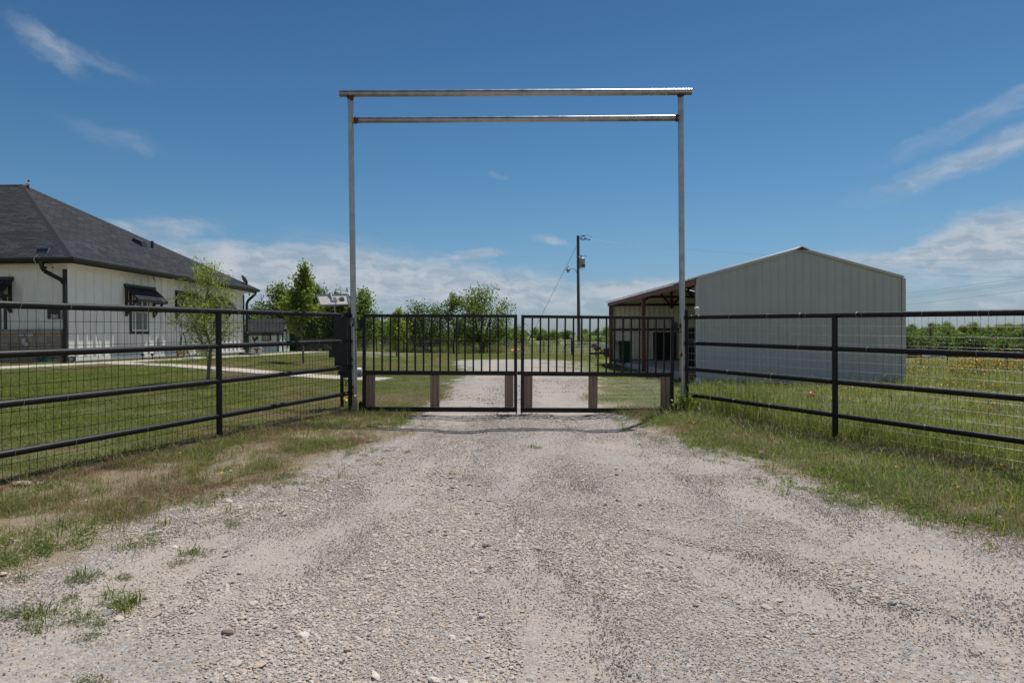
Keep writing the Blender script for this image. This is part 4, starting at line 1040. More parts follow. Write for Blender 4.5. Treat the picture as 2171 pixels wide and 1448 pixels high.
# open side frame
for v in (.14, BLn/2, BLn-.08): MB().box(-.02, .11, v-.065, v+.065, bz-.1, EH-.2).build('post', M['redoxide'], barn)
MB().box(-.075, -.02, 0.02, BLn, EH-.20, EH-.045).build('fascia', M['redoxide'], barn)
for v in (BLn/2, BLn-.1):
    mb = MB(); mb.box(.11, BWd-.1, v-.04, v+.04, 2.62, 2.71); mb.bar((.05, v, EH-.1), (BWd/2, v, PH-.08), .045, .035, (0, 1, 0)); mb.bar((BWd/2, v, PH-.08), (BWd-.05, v, EH-.1), .045, .035, (0, 1, 0))
    c = BWd/2; mb.bar((c, v, 2.5 if v > 8 else 2.7), (c, v, PH-.1), .045, .03, (0, 1, 0))
    for s in (-1, 1): mb.bar((c, v-.02, 2.55), (c+s*.62, v-.02, 3.32), .04, .03, (0, 1, 0)); mb.bar((c+s*1.5, v-.02, 2.68), (c+s*.7, v-.02, 3.3), .035, .03, (0, 1, 0))
    mb.build('truss', M['darksteel'], barn)
for z in (1.52, bz+.26): MB().box(.03, BWd-.06, BLn-.12, BLn-.05, z-.045, z+.045).build('girt', M['darksteel'], barn)
for u in np.linspace(.5, BWd-.5, 6): MB().bar((u, .1, gable(u)-.09), (u, BLn-.1, gable(u)-.09), .025, .04, (0, 0, 1)).build('purlin', M['darksteel'], barn)
MB().box(BWd-.05, BWd-.02, .1, BLn-.1, bz, 2.7).build('inner_wall', M['barnin'], barn)
MB().box(.15, BWd-.1, .1, BLn-.1, bz-.1, .09).build('floor_slab', M['concrete'], barn)
d0 = [at(1387, 700, 31.6), at(1437, 700, 31.6)]
def bl_loc(p): q = Matrix.Rotation(-BR, 4, 'Z') @ (Vector(p)-Vector((BX, BY, 0))); return q
q0, q1 = bl_loc(d0[0]), bl_loc(d0[1])
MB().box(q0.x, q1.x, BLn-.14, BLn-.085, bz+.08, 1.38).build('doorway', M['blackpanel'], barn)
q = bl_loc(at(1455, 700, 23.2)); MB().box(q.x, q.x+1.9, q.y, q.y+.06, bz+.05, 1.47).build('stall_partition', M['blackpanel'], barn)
for px in (1460, 1472, 1484): pass
# screw lines on the front wall
mb = MB()
for z in (EH-.12, .95):
    for k in range(19):
        u = .12+k*.305; mb.add([(u-.008, -.012, z), (u, -.012, z-.008), (u+.008, -.012, z), (u, -.012, z+.008), (u, -.018, z)], [(0,1,4),(1,2,4),(2,3,4),(3,0,4)])
mb.build('screw_row', M['rust'], barn)
# bin
p = at(1322, 773, 29.2); gz_ = gzs(p.x, p.y)
t = empty('wheelie_bin', (p.x, p.y, .02), .1, 'dark green wheeled bin standing at the open side of the barn', 'bin')
mb = MB(); a, b = .23, .29
mb.add([(-a, -a, .05), (a, -a, .05), (a, a, .05), (-a, a, .05), (-b, -b, .88), (b, -b, .88), (b, b+.02, .88), (-b, b+.02, .88)], [(0,1,2,3),(4,5,6,7),(0,1,5,4),(1,2,6,5),(2,3,7,6),(3,0,4,7)]); mb.build('body', M['plastic_green'], t, bevel=.02)
MB().box(-.31, .31, -.31, .31, .88, .93).build('rim', M['plastic_green'], t, bevel=.01)
MB().add([(-.32, -.34, .93), (.32, -.34, .93), (.32, .3, .93), (-.32, .3, .93), (-.27, -.28, .99), (.27, -.28, .99), (.27, .26, 1.0), (-.27, .26, 1.0)], [(0,1,2,3),(4,5,6,7),(0,1,5,4),(1,2,6,5),(2,3,7,6),(3,0,4,7)]).build('lid', M['plastic_green'], t, bevel=.01)
for s in (-1, 1): MB().tube([(s*.27, .24, .1), (s*.31, .24, .1)], .1, 16).build('wheel', M['rubber'], t)
MB().tube([(-.2, .33, .9), (.2, .33, .9)], .015, 8).build('handle', M['plastic_green'], t)
text_obj('||||', .05, M['white'], t, (.12, -.292, .70), (math.pi/2, 0, 0), 'label_print') if False else None
# stack beside barn corner
p = at(1464, 800, 19.6); t = empty('board_stack', (p.x, p.y, gzs(p.x, p.y)), .05, 'stack of red-brown boards at the near open corner of the barn', 'lumber')
for k in range(5):
    MB().box(-.14, .16, -.5, .5, .02+k*.06, .07+k*.06).build('board', M['redoxide'], t)
p = at(1479, 806, 18.4); t = empty('white_jug', (p.x, p.y, gzs(p.x, p.y)), 0, 'small white jug in the grass at the near corner of the barn', 'jug')
MB().lathe((0, 0, 0), [(.06, 0), (.075, .02), (.075, .13), (.05, .18), (.025, .2), (.025, .23)], 14).build('body', M['white'], t, True); MB().torus((.06, 0, .15), (0, 1, 0), .04, .01, 10, 5).build('handle', M['white'], t)

# small trailer beyond the barn
TD = 40.0
p = at(1268, 756, TD); tz = gzs(p.x, p.y)
tr = empty('utility_trailer', (p.x, TD, tz), 0, 'small utility trailer with tongue jack and a white box, parked past the barn', 'trailer')
kk_ = TD/F_
mb = MB(); mb.bar((-.42, 0, .28), (1.2, 0, .28), .05, .05); mb.bar((-.42, 0, .28), (1.2, .9, .28), .05, .05); mb.bar((.05, -.02, .3), (.55, -.02, .62), .03, .03); mb.build('frame', M['black'], tr)
MB().bar((-.13, -.06, 0), (-.13, -.06, .82), .035, .035).build('tongue_jack', M['black'], tr)
MB().box(.18, .52, -.05, .8, .55, .88).build('cargo_box', M['white'], tr); MB().box(.50, 1.3, -.03, .9, .55, .78).build('side_panel', M['greybox'], tr)
mb = MB().tube([(.55, -.12, .3), (.55, -.26, .3)], .27, 20); mb.build('wheel', M['rubber'], tr); MB().tube([(.8, 0, .3), (1.4, .1, .42)], .24, 14).build('wheel', M['rubber'], tr)
mb = MB().blobs((-.24, -.05, .72), .17, 5, 2, .12, (1.0, .7, .85)); mb.blobs((-.05, -.03, .6), .2, 6, 2, .1, (1.1, .7, .8)); mb.build('cargo_bag', simple('brown_tarp', (.17, .08, .07), .7, 0, .3, 14), tr, True)
MB().blobs((-.13, -.08, .92), .07, 7, 2, .2, (.7, .6, 1.7)).blobs((-.29, -.16, .62), .06, 9, 2, .2, (.6, .5, 1.5)).build('cargo_bag', M['skullwhite'], tr, True)
# bird feeder
FDp = at(1212, 744, 46.0); fz = gzs(FDp.x, FDp.y)
t = empty('bird_feeder', (FDp.x, 46.0, fz), 0, 'pale roofed bird feeder on a black post near the utility pole', 'bird feeder')
ftop = at(1212, 718, 46).z-fz
MB().tube([(0, 0, 0), (0, 0, ftop)], .045, 8).build('post', M['black'], t)
MB().box(-.18, .16, -.12, .12, ftop, ftop+.04).build('tray', M['black'], t)
MB().prism([(-.13, ftop+.04), (.13, ftop+.04), (.13, ftop+.18), (0, ftop+.27), (-.13, ftop+.18)], -.1, .1).build('house_body', M['skullwhite'], t)
MB().tube([(-.15, 0, ftop+.04), (-.15, 0, ftop+.32)], .015, 6).build('perch', M['black'], t)

# ------------------------------------------------------------------ utility pole
PD = 60.0
pb = at(1227.3, 738, PD); ptp = at(1225.5, 500, PD)
pz = gzs(pb.x, pb.y); pole = empty('utility_pole', (pb.x, PD, pz), 0, 'wooden utility pole with transformer and streetlight beyond the driveway', 'utility pole')
H_top = ptp.z-pz; dx = ptp.x-pb.x
MB().tube([(0, 0, -.3), (dx, 0, H_top)], [.155, .125], 14).build('pole', M['polewood'], pole, True)
def pz_(py): return at(1226, py, PD).z-pz
def px_(px): return (px-1226.4)*PD/F_
MB().tube([(.13, -.12, 0), (.06, -.15, pz_(570))], .045, 8).build('conduit', M['alu'], pole, True)
zt0, zt1 = pz_(568), pz_(549)
tf = MB().lathe((px_(1234), -.05, zt0), [(.25, 0), (.27, .02), (.27, zt1-zt0), (.22, zt1-zt0+.05), (.05, zt1-zt0+.07)], 18).build('transformer', M['greybox'], pole, True)
MB().tube([(px_(1232), -.05, zt1), (px_(1232), -.05, zt1+.28)], .05, 8).tube([(px_(1232)-.06, -.05, zt1+.3), (px_(1245), -.05, zt1+.2)], .02, 6).build('bushing', M['darksteel'], tf)
MB().box(px_(1232), px_(1240), -.36, -.3, zt0+.1, zt0+.24).build('rust_plate', M['rust'], tf)
for z in (zt0+.1, zt1-.1): MB().box(.1, px_(1230), -.1, .0, z-.03, z+.03).build('bracket', M['darksteel'], tf)
MB().tube([(.1, -.1, zt0-.05), (.35, -.15, zt0-.22), (px_(1238), -.15, zt0-.16), (px_(1241), -.1, zt0+.3)], .015, 6).build('cable', M['cable'], pole, True)
l0 = pz_(570); ll = px_(1205)
MB().tube([(-.12, 0, l0-.35), (-.3, 0, l0-.05), (-.55, 0, l0+.02), (ll, 0, l0+.03)], .03, 8).build('lamp_arm', M['greybox'], pole, True)
lm = MB().lathe((ll-.02, 0, l0-.25), [(.10, 0), (.17, .08), (.17, .12), (.2, .24), (.09, .3), (.06, .36), (.06, .46), (.02, .48)], 14).build('street_lamp', M['greybox'], pole, True)
MB().lathe((ll-.02, 0, l0-.33), [(.05, 0), (.13, .04), (.16, .14)], 14).build('lamp_glass', M['lampglass'], lm, True)
zi = pz_(504)
mb = MB(); mb.tube([(.1, 0, zi-.1), (.35, -.05, zi-.1), (.5, -.05, zi+.2)], .025, 6); mb.torus((.42, -.02, zi-.02), (0.2, 1, .0), .2, .035, 12, 6); mb.tube([(.5, 0, zi-.12), (1.1, 0, zi-.2)], [.05, .035], 8); mb.tube([(.5, 0, zi+.22), (.95, 0, zi+.2), (1.25, 0, zi-.02)], .012, 5); mb.build('insulator', M['darksteel'], pole)
for z in (2.2, 4.6, pz_(545), pz_(560)): MB().torus((0, 0, z), (0, 0, 1), .15, .012, 14, 4).build('band', M['alu'], pole)
# guy wire and service line
ga = at(1109, 742, PD-3); ga.z = gzs(ga.x, ga.y)
g0 = at(1222.5, 522, PD)
gw = empty('guy_wire', ga, 0, 'taut guy wire running from the pole top down left to the ground', 'cable')
gq = at(1119, 705, PD-2.8)
wchild(MB().tube([ga, ga+(g0-ga)*.22], .035, 6), 'wire_guard', M['cable'], gw); wchild(MB().tube([ga, g0], .013, 5), 'wire', M['cable'], gw)
def catenary(a, b, sag, r, label, grp=None):
    n = 14; pts = []
    for i in range(n+1):
        s = i/n; p = a.lerp(b, s); p.z -= sag*4*s*(1-s); pts.append(p)
    o = MB().tube(pts, r*.5, 4).build('power_line', M['powerline']); tag(o, label, 'cable', 'overhead lines'); return o
catenary(at(1246, 508, PD), at(2240, 546, 70), .9, .012, 'power line leaving the utility pole insulator and passing over the barn roof')
catenary(at(1900, 580, 120), at(2300, 583, 115), .4, .022, 'level power line low in the sky just right of the barn eave')
for k, (ya, yb, lb_) in enumerate(((622, 578, 'uppermost of the four rising power lines right of the barn'), (627.5, 585, 'second from top of the four rising power lines right of the barn'), (630.5, 590, 'third from top of the four rising power lines right of the barn'), (643, 606, 'lowest of the four rising power lines right of the barn'))):
    catenary(at(1700, ya+22, 190), at(2240, yb, 110), .6, .03, lb_)

# ------------------------------------------------------------------ gate gear behind the left post
GD = 11.15
def gpt(px, py, d=GD): return at(px, py, d)
b0 = gpt(709, 776); tb = empty('gate_opener', (b0.x, GD, gzs(b0.x, GD)), 0, 'tall black gate opener box behind the left arch post', 'gate opener')
def pbox(px0, py0, px1, py1, d, dep, mat, name, parent, bev=.004):
    a = at(px0, py1, d); b = at(px1, py0, d)
    return wchild(MB().box(min(a.x, b.x), max(a.x, b.x), d, d+dep, a.z, b.z), name, mat, parent, bevel=bev)
pbox(709, 672, 735.5, 776, GD, .17, M['blackpanel'], 'cabinet', tb)
pbox(697, 742, 710, 758, GD+.02, .1, M['blackpanel'], 'side_box', tb); pbox(703, 730, 710, 744, GD+.03, .06, M['blackpanel'], 'side_box', tb)
pbox(723.5, 776, 744, 801, GD, .12, M['redoxide'] if False else M['blackpanel'], 'lower_box', tb)
wchild(MB().tube([(b0.x+.1, GD+.08, gzs(b0.x, GD)-.1), (b0.x+.1, GD+.08, b0.z)], .03, 10), 'stand_post', M['black'], tb)
mb = MB(); mb.tube([at(724, 800, GD-.02), at(724, 812, GD-.03), at(731, 818, GD-.03), at(737, 806, GD-.02), at(733, 800, GD)], .006, 6); mb.tube([at(730, 800, GD-.01), at(733, 815, GD-.02), at(741, 806, GD)], .006, 6); mb.tube([at(735, 745, GD), at(740, 770, GD), at(745, 778, GD)], .006, 6); wchild(mb, 'cable', M['cable'], tb, True)
m0 = at(757, 779, 11.0); m1 = at(757, 800, 11.0)
mo = empty('gate_motor', ((m0.x), 11.0, m1.z), 0, 'grey domed gate motor between the arch post and the left gate leaf', 'motor')
hh = m0.z-m1.z
MB().tube([(-.12, 0, hh*.5), (.06, 0, hh*.5), (.078, 0, hh*.5), (.088, 0, hh*.5)], [hh*.5, hh*.5, hh*.42, hh*.2], 20).build('motor_body', M['greybox'], mo, True)
MB().box(-.3, -.12, -.03, .03, hh*.3, hh*.7).build('arm', M['black'], mo)
text_obj('MM', .03, M['white'], mo, (.03, -hh*.5-.001, hh*.55), (math.pi/2, 0, 0), 'logo')
s0_ = at(735, 692, 10.66); s1_ = at(751, 674.5, 10.66)
bx = empty('keypad_box', (s0_.x, 10.63, s0_.z), 0, 'small black box with white vertical lettering strapped to the left arch post', 'box')
ww, hh2 = s1_.x-s0_.x, s1_.z-s0_.z
MB().box(0, ww, 0, .06, 0, hh2).build('body', M['plaque'], bx, bevel=.003)
text_obj('MIGHTY', .031, M['white'], bx, (ww*.66, -.002, hh2*.5), (math.pi/2, -math.pi/2, 0), 'lettering', .0006)
text_obj('MULE', .025, M['white'], bx, (ww*.86, -.002, hh2*.62), (math.pi/2, -math.pi/2, 0), 'lettering', .0006)
# solar panel on its pole, seen from behind
q_ = [at(672, 626, 11.5), at(737, 625, 11.5), at(741, 646.5, 11.26), at(679, 647.5, 11.26)]
sp_ = empty('solar_panel', (at(710, 669, 11.3).x, 11.3, at(710, 669, 11.3).z), 0, 'solar panel seen from behind on a thin pole above the left pipe fence', 'solar panel')
nrm = (q_[1]-q_[0]).cross(q_[3]-q_[0]).normalized()
if nrm.y > 0: nrm = -nrm
def slab(q, off, th): return MB().add([p+nrm*off for p in q]+[p-nrm*(th-off) for p in q], [(0,1,2,3),(4,5,6,7),(0,1,5,4),(1,2,6,5),(2,3,7,6),(3,0,4,7)])
wchild(slab(q_, 0, .012), 'backsheet', M['solarback'], sp_); wchild(slab([p for p in q_], -.0125, .004), 'cell', M['cell'], sp_)
for i in range(4): wchild(MB().bar(q_[i], q_[(i+1) % 4], .011, .014, nrm), 'frame', M['alu'], sp_)
def qp(u, v): return (q_[0]*(1-u)+q_[1]*u)*(1-v)+(q_[3]*(1-u)+q_[2]*u)*v+nrm*.004
jb = [qp(.72, .3), qp(.86, .3), qp(.86, .58), qp(.72, .58)]; wchild(slab(jb, .012, .02), 'junction_box', M['trim'], sp_)
mp = [qp(.40, .25), qp(.60, .25), qp(.60, .7), qp(.40, .7)]; wchild(slab(mp, .004, .01), 'mount_plate', M['alu'], sp_)
pt = qp(.45, -.02)+nrm*.03; wchild(MB().tube([at(711, 671, 11.3), at(709.5, 650, 11.28), pt], .012, 10).blobs(pt, .022, 1, 2, .02), 'pole', M['solarback'], sp_, True)
wchild(MB().tube([qp(.72, .45)+nrm*.014, qp(.62, .55)+nrm*.02, qp(.56, .85)+nrm*.02, at(712.5, 655, 11.26), at(713, 670, 11.27)], .0045, 6), 'cable', M['cable'], sp_, True)
# post-cap light on the right fence
p = at(1477.5, 668, 10.55); rl = empty('fence_light', p, 0, 'small white-capped lantern standing on the right fence rail by the barn corner', 'lantern')
MB().lathe((0, 0, .0), [(.026, 0), (.026, .09)], 14).build('glass', M['lampglass'], rl, True); MB().lathe((0, 0, .085), [(.04, 0), (.04, .03), (.015, .04)], 14).build('cap', M['white'], rl, True)

# ------------------------------------------------------------------ far wire fences
def wire_fence(pts, h, spacing, label, rows, top_rail, vstep=None, rp=.035, rw=.006):
    f = empty('wire_fence', (pts[0][0], pts[0][1], gzs(*pts[0])), 0, label, 'fence', 'far wire fences')
    L = Vector(f.location)
    tops = []
    for (a, b) in zip(pts[:-1], pts[1:]):
        ln = math.hypot(b[0]-a[0], b[1]-a[1]); n = max(1, round(ln/spacing))
        for i in range(n+(1 if b == pts[-1] else 0)): tops.append((a[0]+(b[0]-a[0])*i/n, a[1]+(b[1]-a[1])*i/n))
    pm = MB().tube([(0, 0, -.2), (0, 0, h)], rp, 6).mesh('post', M['black'])
    for x, y in tops:
        o = bpy.data.objects.new('post', pm); link(o); o.parent = f; o.location = (x-L.x, y-L.y, gzs(x, y)-L.z)
    if top_rail: wchild(MB().tube([(x, y, gzs(x, y)+h-.03) for x, y in tops], .028, 6), 'top_rail', M['black'], f)
    mb = MB()
    for k in range(rows): mb.tube([(x, y+.03, gzs(x, y)+.06+(h-.12)*k/(rows-1)) for x, y in tops], rw, 3, False)
    if vstep:
        for (a, b) in zip(tops[:-1], tops[1:]):
            n = int(math.hypot(b[0]-a[0], b[1]-a[1])/vstep)
            for i in range(n):
                s = i/n; x, y = a[0]+(b[0]-a[0])*s, a[1]+(b[1]-a[1])*s; z = gzs(x, y); mb.tube([(x, y+.03, z+.04), (x, y+.03, z+h-.04)], rw*.7, 3, False)
    wchild(mb, 'wire_mesh', M['wire'], f)
    return f
wire_fence([(-16, 50.6), (-6, 50.3), (6.5, 50)], .98, 2.0, 'black-railed wire fence across the end of the gravel drive', 9, True, .16)
wire_fence([(12.5, 32.5), (17.2, 30.5), (19, 24.5), (21, 18)], 1.0, 1.3, 'thin-posted wire fence along the far edge of the flower meadow', 4, False, None, .02, .005)
# white low rails past the meadow
p = at(1982, 765, 38); t = empty('white_bench', (p.x, 38, gzs(p.x, 38)), .1, 'low white two-board bench past the flower meadow fence', 'bench')
for a, b in ((-.5, -.45), (.45, .5)): MB().box(a, b, -.2, .2, 0, .42).build('leg', M['white'], t)
MB().box(-.6, .6, -.2, .2, .42, .47).build('seat', M['white'], t); MB().box(-.6, .9, .18, .22, .15, .2).build('stretcher', M['white'], t)

# ------------------------------------------------------------------ trees
def leaf_quads(centers, size, rr, asp=.5, toneb=None):
    """numpy: quads of random orientation at centres -> verts, faces, tone"""
    n = len(centers); c = np.asarray(centers)
    u = rr.normal(size=(n, 3)); u /= np.linalg.norm(u, axis=1)[:, None]
    v = rr.normal(size=(n, 3)); v -= u*(u*v).sum(1)[:, None]; v /= np.linalg.norm(v, axis=1)[:, None]
    s = size*rr.uniform(.6, 1.25, n)[:, None]
    w = u*s*.5; h = v*s*.5*asp
    vs = np.stack([c-w, c-h, c+w, c+h], 1).reshape(-1, 3)
    return vs
def np_mesh(name, vs, nq, mat, tone=None, k=4):
    me = bpy.data.meshes.new(name); me.vertices.add(len(vs)); me.vertices.foreach_set('co', np.asarray(vs, np.float32).ravel())
    me.loops.add(nq*k); me.loops.foreach_set('vertex_index', np.arange(nq*k)); me.polygons.add(nq)
    me.polygons.foreach_set('loop_start', np.arange(0, nq*k, k)); me.polygons.foreach_set('loop_total', np.full(nq, k)); me.update(calc_edges=True)
    if tone is not None: fattr(me, 'tone', np.repeat(tone, k))
    me.materials.append(mat); return me
def tree_parts(h, spread, crown0, nbr, nleaf, lsize, seed, shape='oval', tr=.07, asp=.5, clr=.2, topbias=0, lean=0, leaf_mat=None, bark=None, multi=1, open_=0):
    """trunk+limbs mesh and crown mesh; h total height, crown0 = crown base as part of h"""
    rr = np.random.default_rng(seed); mb = MB(); C_ = []; T_ = []
    def prof(t):
        if shape == 'cone': return (1-t)**.75*min(1, t*5+.45)
        if shape == 'oval': return math.sin(math.pi*min(1, max(0, t*.86+.14)))**.6
        if shape == 'umbrella': return math.sqrt(max(0, 1-(max(0, t-.25)/.78)**2))*min(1, .55+t*1.6)
        return 1
    stems = []
    for m in range(multi):
        a = rr.uniform(0, 6.28); sp_ = 0 if multi == 1 else spread*.28
        top = np.array([math.cos(a)*sp_+lean*h, math.sin(a)*sp_, h*(.97 if multi == 1 else rr.uniform(.72, .95))])
        pts = [np.array([0, 0, -.1])]
        for i in range(1, 7):
            t = i/6; p = top*t; p[:2] = top[:2]*t**1.3+rr.normal(size=2)*.018*h*(t > .1); pts.append(p)
        stems.append(pts); mb.tube([tuple(p) for p in pts], [tr*(1-.88*i/6) for i in range(7)], 8)
    for b in range(nbr):
        st = stems[b % multi]; t = rr.uniform(0, 1)**(.85); zt_ = h*(crown0+(1-crown0)*t)
        # attach lower on the stem
        za = max(h*crown0*.6, zt_-spread*rr.uniform(.35, .8)); f = min(.98, max(.05, za/st[-1][2])); i = min(5, int(f*6)); q = f*6-i
        base = st[i]*(1-q)+st[i+1]*q
        ang = rr.uniform(0, 6.28) if not topbias else rr.uniform(0, 6.28)
        r = spread*prof(t)*rr.uniform(.45, 1.0)
        tip = np.array([math.cos(ang)*r+lean*zt_, math.sin(ang)*r, zt_+rr.normal()*.03*h])
        mid = (base+tip)/2+np.array([0, 0, -.06*spread])+rr.normal(size=3)*.05*spread
        br = tr*.32*(1-.6*t)
        mb.tube([tuple(base), tuple(mid), tuple(tip)], [br, br*.6, br*.2], 5, False)
        n = int(nleaf/nbr*rr.uniform(.6, 1.4)); s = rr.beta(2.2, 1.1, n)
        pts = np.where(s[:, None] < .5, base+(mid-base)*(s[:, None]*2), mid+(tip-mid)*((s[:, None]-.5)*2))
        pts = pts+rr.normal(size=(n, 3))*clr*np.array([1, 1, .75])*(.55+.45*s[:, None])
        # few twigs
        for k in range(3):
            e = pts[rr.integers(0, n)] if n else tip; o_ = mid+(tip-mid)*rr.uniform(0, 1); mb.tube([tuple(o_), tuple(e)], [br*.3, br*.12], 3, False)
        C_.append(pts); T_.append(np.clip(rr.uniform(.25, .75)+rr.normal(size=n)*.15, 0, 1))
    C_ = np.concatenate(C_); T_ = np.concatenate(T_); keep = C_[:, 2] > h*crown0*.55; C_ = C_[keep]; T_ = T_[keep]
    vs = leaf_quads(C_, lsize, rr, asp)
    return mb.mesh('trunk', bark or M['bark'], True), np_mesh('crown', vs, len(C_), leaf_mat or M['leaf_mid'], T_)
def place_tree(parts, name, x, y, rz, sc, label, cat='tree', group=None, z=None):
    t = empty(name, (x, y, gzs(x, y) if z is None else z), rz, label, cat, group); t.scale = (sc, sc, sc) if not isinstance(sc, tuple) else sc
    for me, nm in zip(parts, ('trunk', 'crown')):
        o = bpy.data.objects.new(nm, me); link(o); o.parent = t
    return t
# young feathery tree inside the left fence
p = at(440, 820, 14.8)
place_tree(tree_parts(2.72, .82, .3, 46, 5200, .075, 21, 'oval', .045, .28, .12, leaf_mat=M['leaf_light'], bark=M['barkgrey'], lean=.0), 'young_tree', p.x, p.y, 0, 1, 'young feathery light green tree on the lawn behind the left pipe fence', 'tree')
p2 = at(643, 767, 26.0)
place_tree(tree_parts(3.75, 1.05, .42, 38, 4200, .12, 22, 'cone', .045, .75, .13, leaf_mat=M['leaf_light'], bark=M['barkgrey']), 'young_tree', p2.x, p2.y, 1.0, 1, 'slim bright green young tree rising above the fence left of the solar panel', 'tree')
p3 = at(841, 753, 40)
place_tree(tree_parts(2.7, .75, .22, 26, 2600, .13, 23, 'oval', .05, .7, .14, leaf_mat=M['leaf_light'], bark=M['barkgrey']), 'young_tree', p3.x, p3.y, 0, 1, 'small yellow-green sapling seen through the left gate leaf', 'tree')
# tree ring mulch
for q, lab, r in ((p, 'ring of brown mulch round the foot of the feathery young tree', .5), (p2, 'ring of brown mulch round the slim bright young tree', .75)):
    mb = MB(); rr = random.Random(5)
    for k in range(500):
        a = rr.uniform(0, 6.28); rd = r*math.sqrt(rr.random()); x, y = q.x+rd*math.cos(a)+.25, q.y+rd*math.sin(a)*.8; z = gzs(x, y)+.01+rr.uniform(0, .02)
        d = Vector((rr.uniform(-1, 1), rr.uniform(-1, 1), rr.uniform(-.2, .2)))*.03; w = Vector((-d.y, d.x, .004)).normalized()*.01; c = Vector((x, y, z)); mb.add([c-d, c+w, c+d, c-w], [(0, 1, 2, 3)])
    tag(mb.build('mulch', M['soil']), kind='stuff')
# mature trees at the end of the drive
big = tree_parts(5.0, 3.1, .26, 56, 7200, .17, 31, 'umbrella', .15, .6, .3, leaf_mat=M['leaf_mid'], multi=3)
mid = tree_parts(4.2, 3.6, .2, 62, 8600, .17, 32, 'umbrella', .14, .6, .32, leaf_mat=M['leaf_dark'], multi=3)
tall = tree_parts(4.7, 1.3, .35, 26, 2400, .16, 33, 'oval', .09, .6, .24, leaf_mat=M['leaf_mid'])
dense = tree_parts(5.0, 2.0, .08, 56, 6000, .2, 34, 'oval', .12, .7, .32, leaf_mat=M['leaf_mid'], multi=2)
dense2 = tree_parts(4.6, 1.9, .08, 54, 5600, .2, 35, 'oval', .12, .7, .3, leaf_mat=M['leaf_dark'], multi=2)
pl = lambda px, d: (at(px, 740, d).x, d)
x, y = pl(1022, 51.5); place_tree(big, 'oak_tree', x, y, .3, 1.0, 'widest round-crowned tree beside the gap between the gate leaves', 'tree')
x, y = pl(905, 52.5); place_tree(mid, 'oak_tree', x, y, 1.4, .92, 'broad dark-trunked tree seen through the middle of the left gate leaf', 'tree')
x, y = pl(962, 51.9); place_tree(tall, 'oak_tree', x, y, 2.0, .95, 'narrow taller tree squeezed between the two broad gate-side trees', 'tree')
G_ = 'trees behind the house and far fence'
row = [(548, 62, dense2, .9, 'sparse low tree just right of the far house corner'), (590, 57, dense, 1.1, 'leafy tree rising behind the right half of the shed roof'), (626, 59, dense2, 1.2, 'dark tree behind the slim bright young tree'),
       (672, 57, dense, 1.08, 'leafy tree behind the left end of the solar panel'), (722, 56, dense2, 1.06, 'dark bushy tree right behind the solar panel and arch post'), (768, 55, dense, .96, 'bushy tree behind the hinge side of the left gate leaf'),
       (806, 58, dense2, .52, 'low bush between the arch-side bushy tree and the yellow-green sapling'), (868, 60, dense, .6, 'low green tree in the gap right of the yellow-green sapling')]
for i, (px, d, parts, sc, lab) in enumerate(row):
    x, y = pl(px, d); place_tree(parts, 'bushy_tree', x, y, i*1.3, sc, lab, 'tree', G_)
# bare twiggy saplings above the shed
for k, (px, top, lab) in enumerate(((556, 628, 'bare twiggy sapling sticking up right of the house eave, shorter one'), (573, 612, 'bare grey twigs of a leafless sapling above the shed, taller one'))):
    d = 55; b = at(px, 745, d); ht = at(px, top, d).z-gzs(b.x, d); rr = random.Random(k+2); mb = MB(); mb.tube([(0, 0, 0), (.05, 0, ht*.5), (0, 0, ht)], [.05, .03, .008], 6)
    for q in range(26):
        z = ht*rr.uniform(.4, .95); a = rr.uniform(0, 6.28); L_ = rr.uniform(.3, .8); mb.tube([(0, 0, z), (math.cos(a)*L_*.5, math.sin(a)*L_*.5, z+L_*.5), (math.cos(a)*L_*.7, math.sin(a)*L_*.7, z+L_*1.1)], [.014, .009, .004], 4, False)
    t = empty('bare_sapling', (b.x, d, gzs(b.x, d)), 0, lab, 'tree'); mb.build('trunk', M['barkgrey'], t)
# dry bare tree at the meadow edge
b = at(1972, 745, 62); mb = MB(); rr = random.Random(9); ht = at(1972, 683, 62).z-gzs(b.x, 62)
mb.tube([(0, 0, 0), (.1, 0, ht*.5), (0, 0, ht)], [.12, .08, .01], 6)
for q in range(60):
    z = ht*rr.uniform(.15, .95); a = rr.uniform(0, 6.28); L_ = rr.uniform(.4, 1.3)*(1.2-z/ht); mb.tube([(0, 0, z), (math.cos(a)*L_*.6, math.sin(a)*L_*.6, z+L_*.4), (math.cos(a)*L_, math.sin(a)*L_, z+L_*.9)], [.03, .015, .005], 4, False)
t = empty('bare_tree', (b.x, 62, gzs(b.x, 62)), 0, 'leafless grey-brown tree in front of the green thicket right of the barn', 'tree'); mb.build('trunk', M['bark'], t)

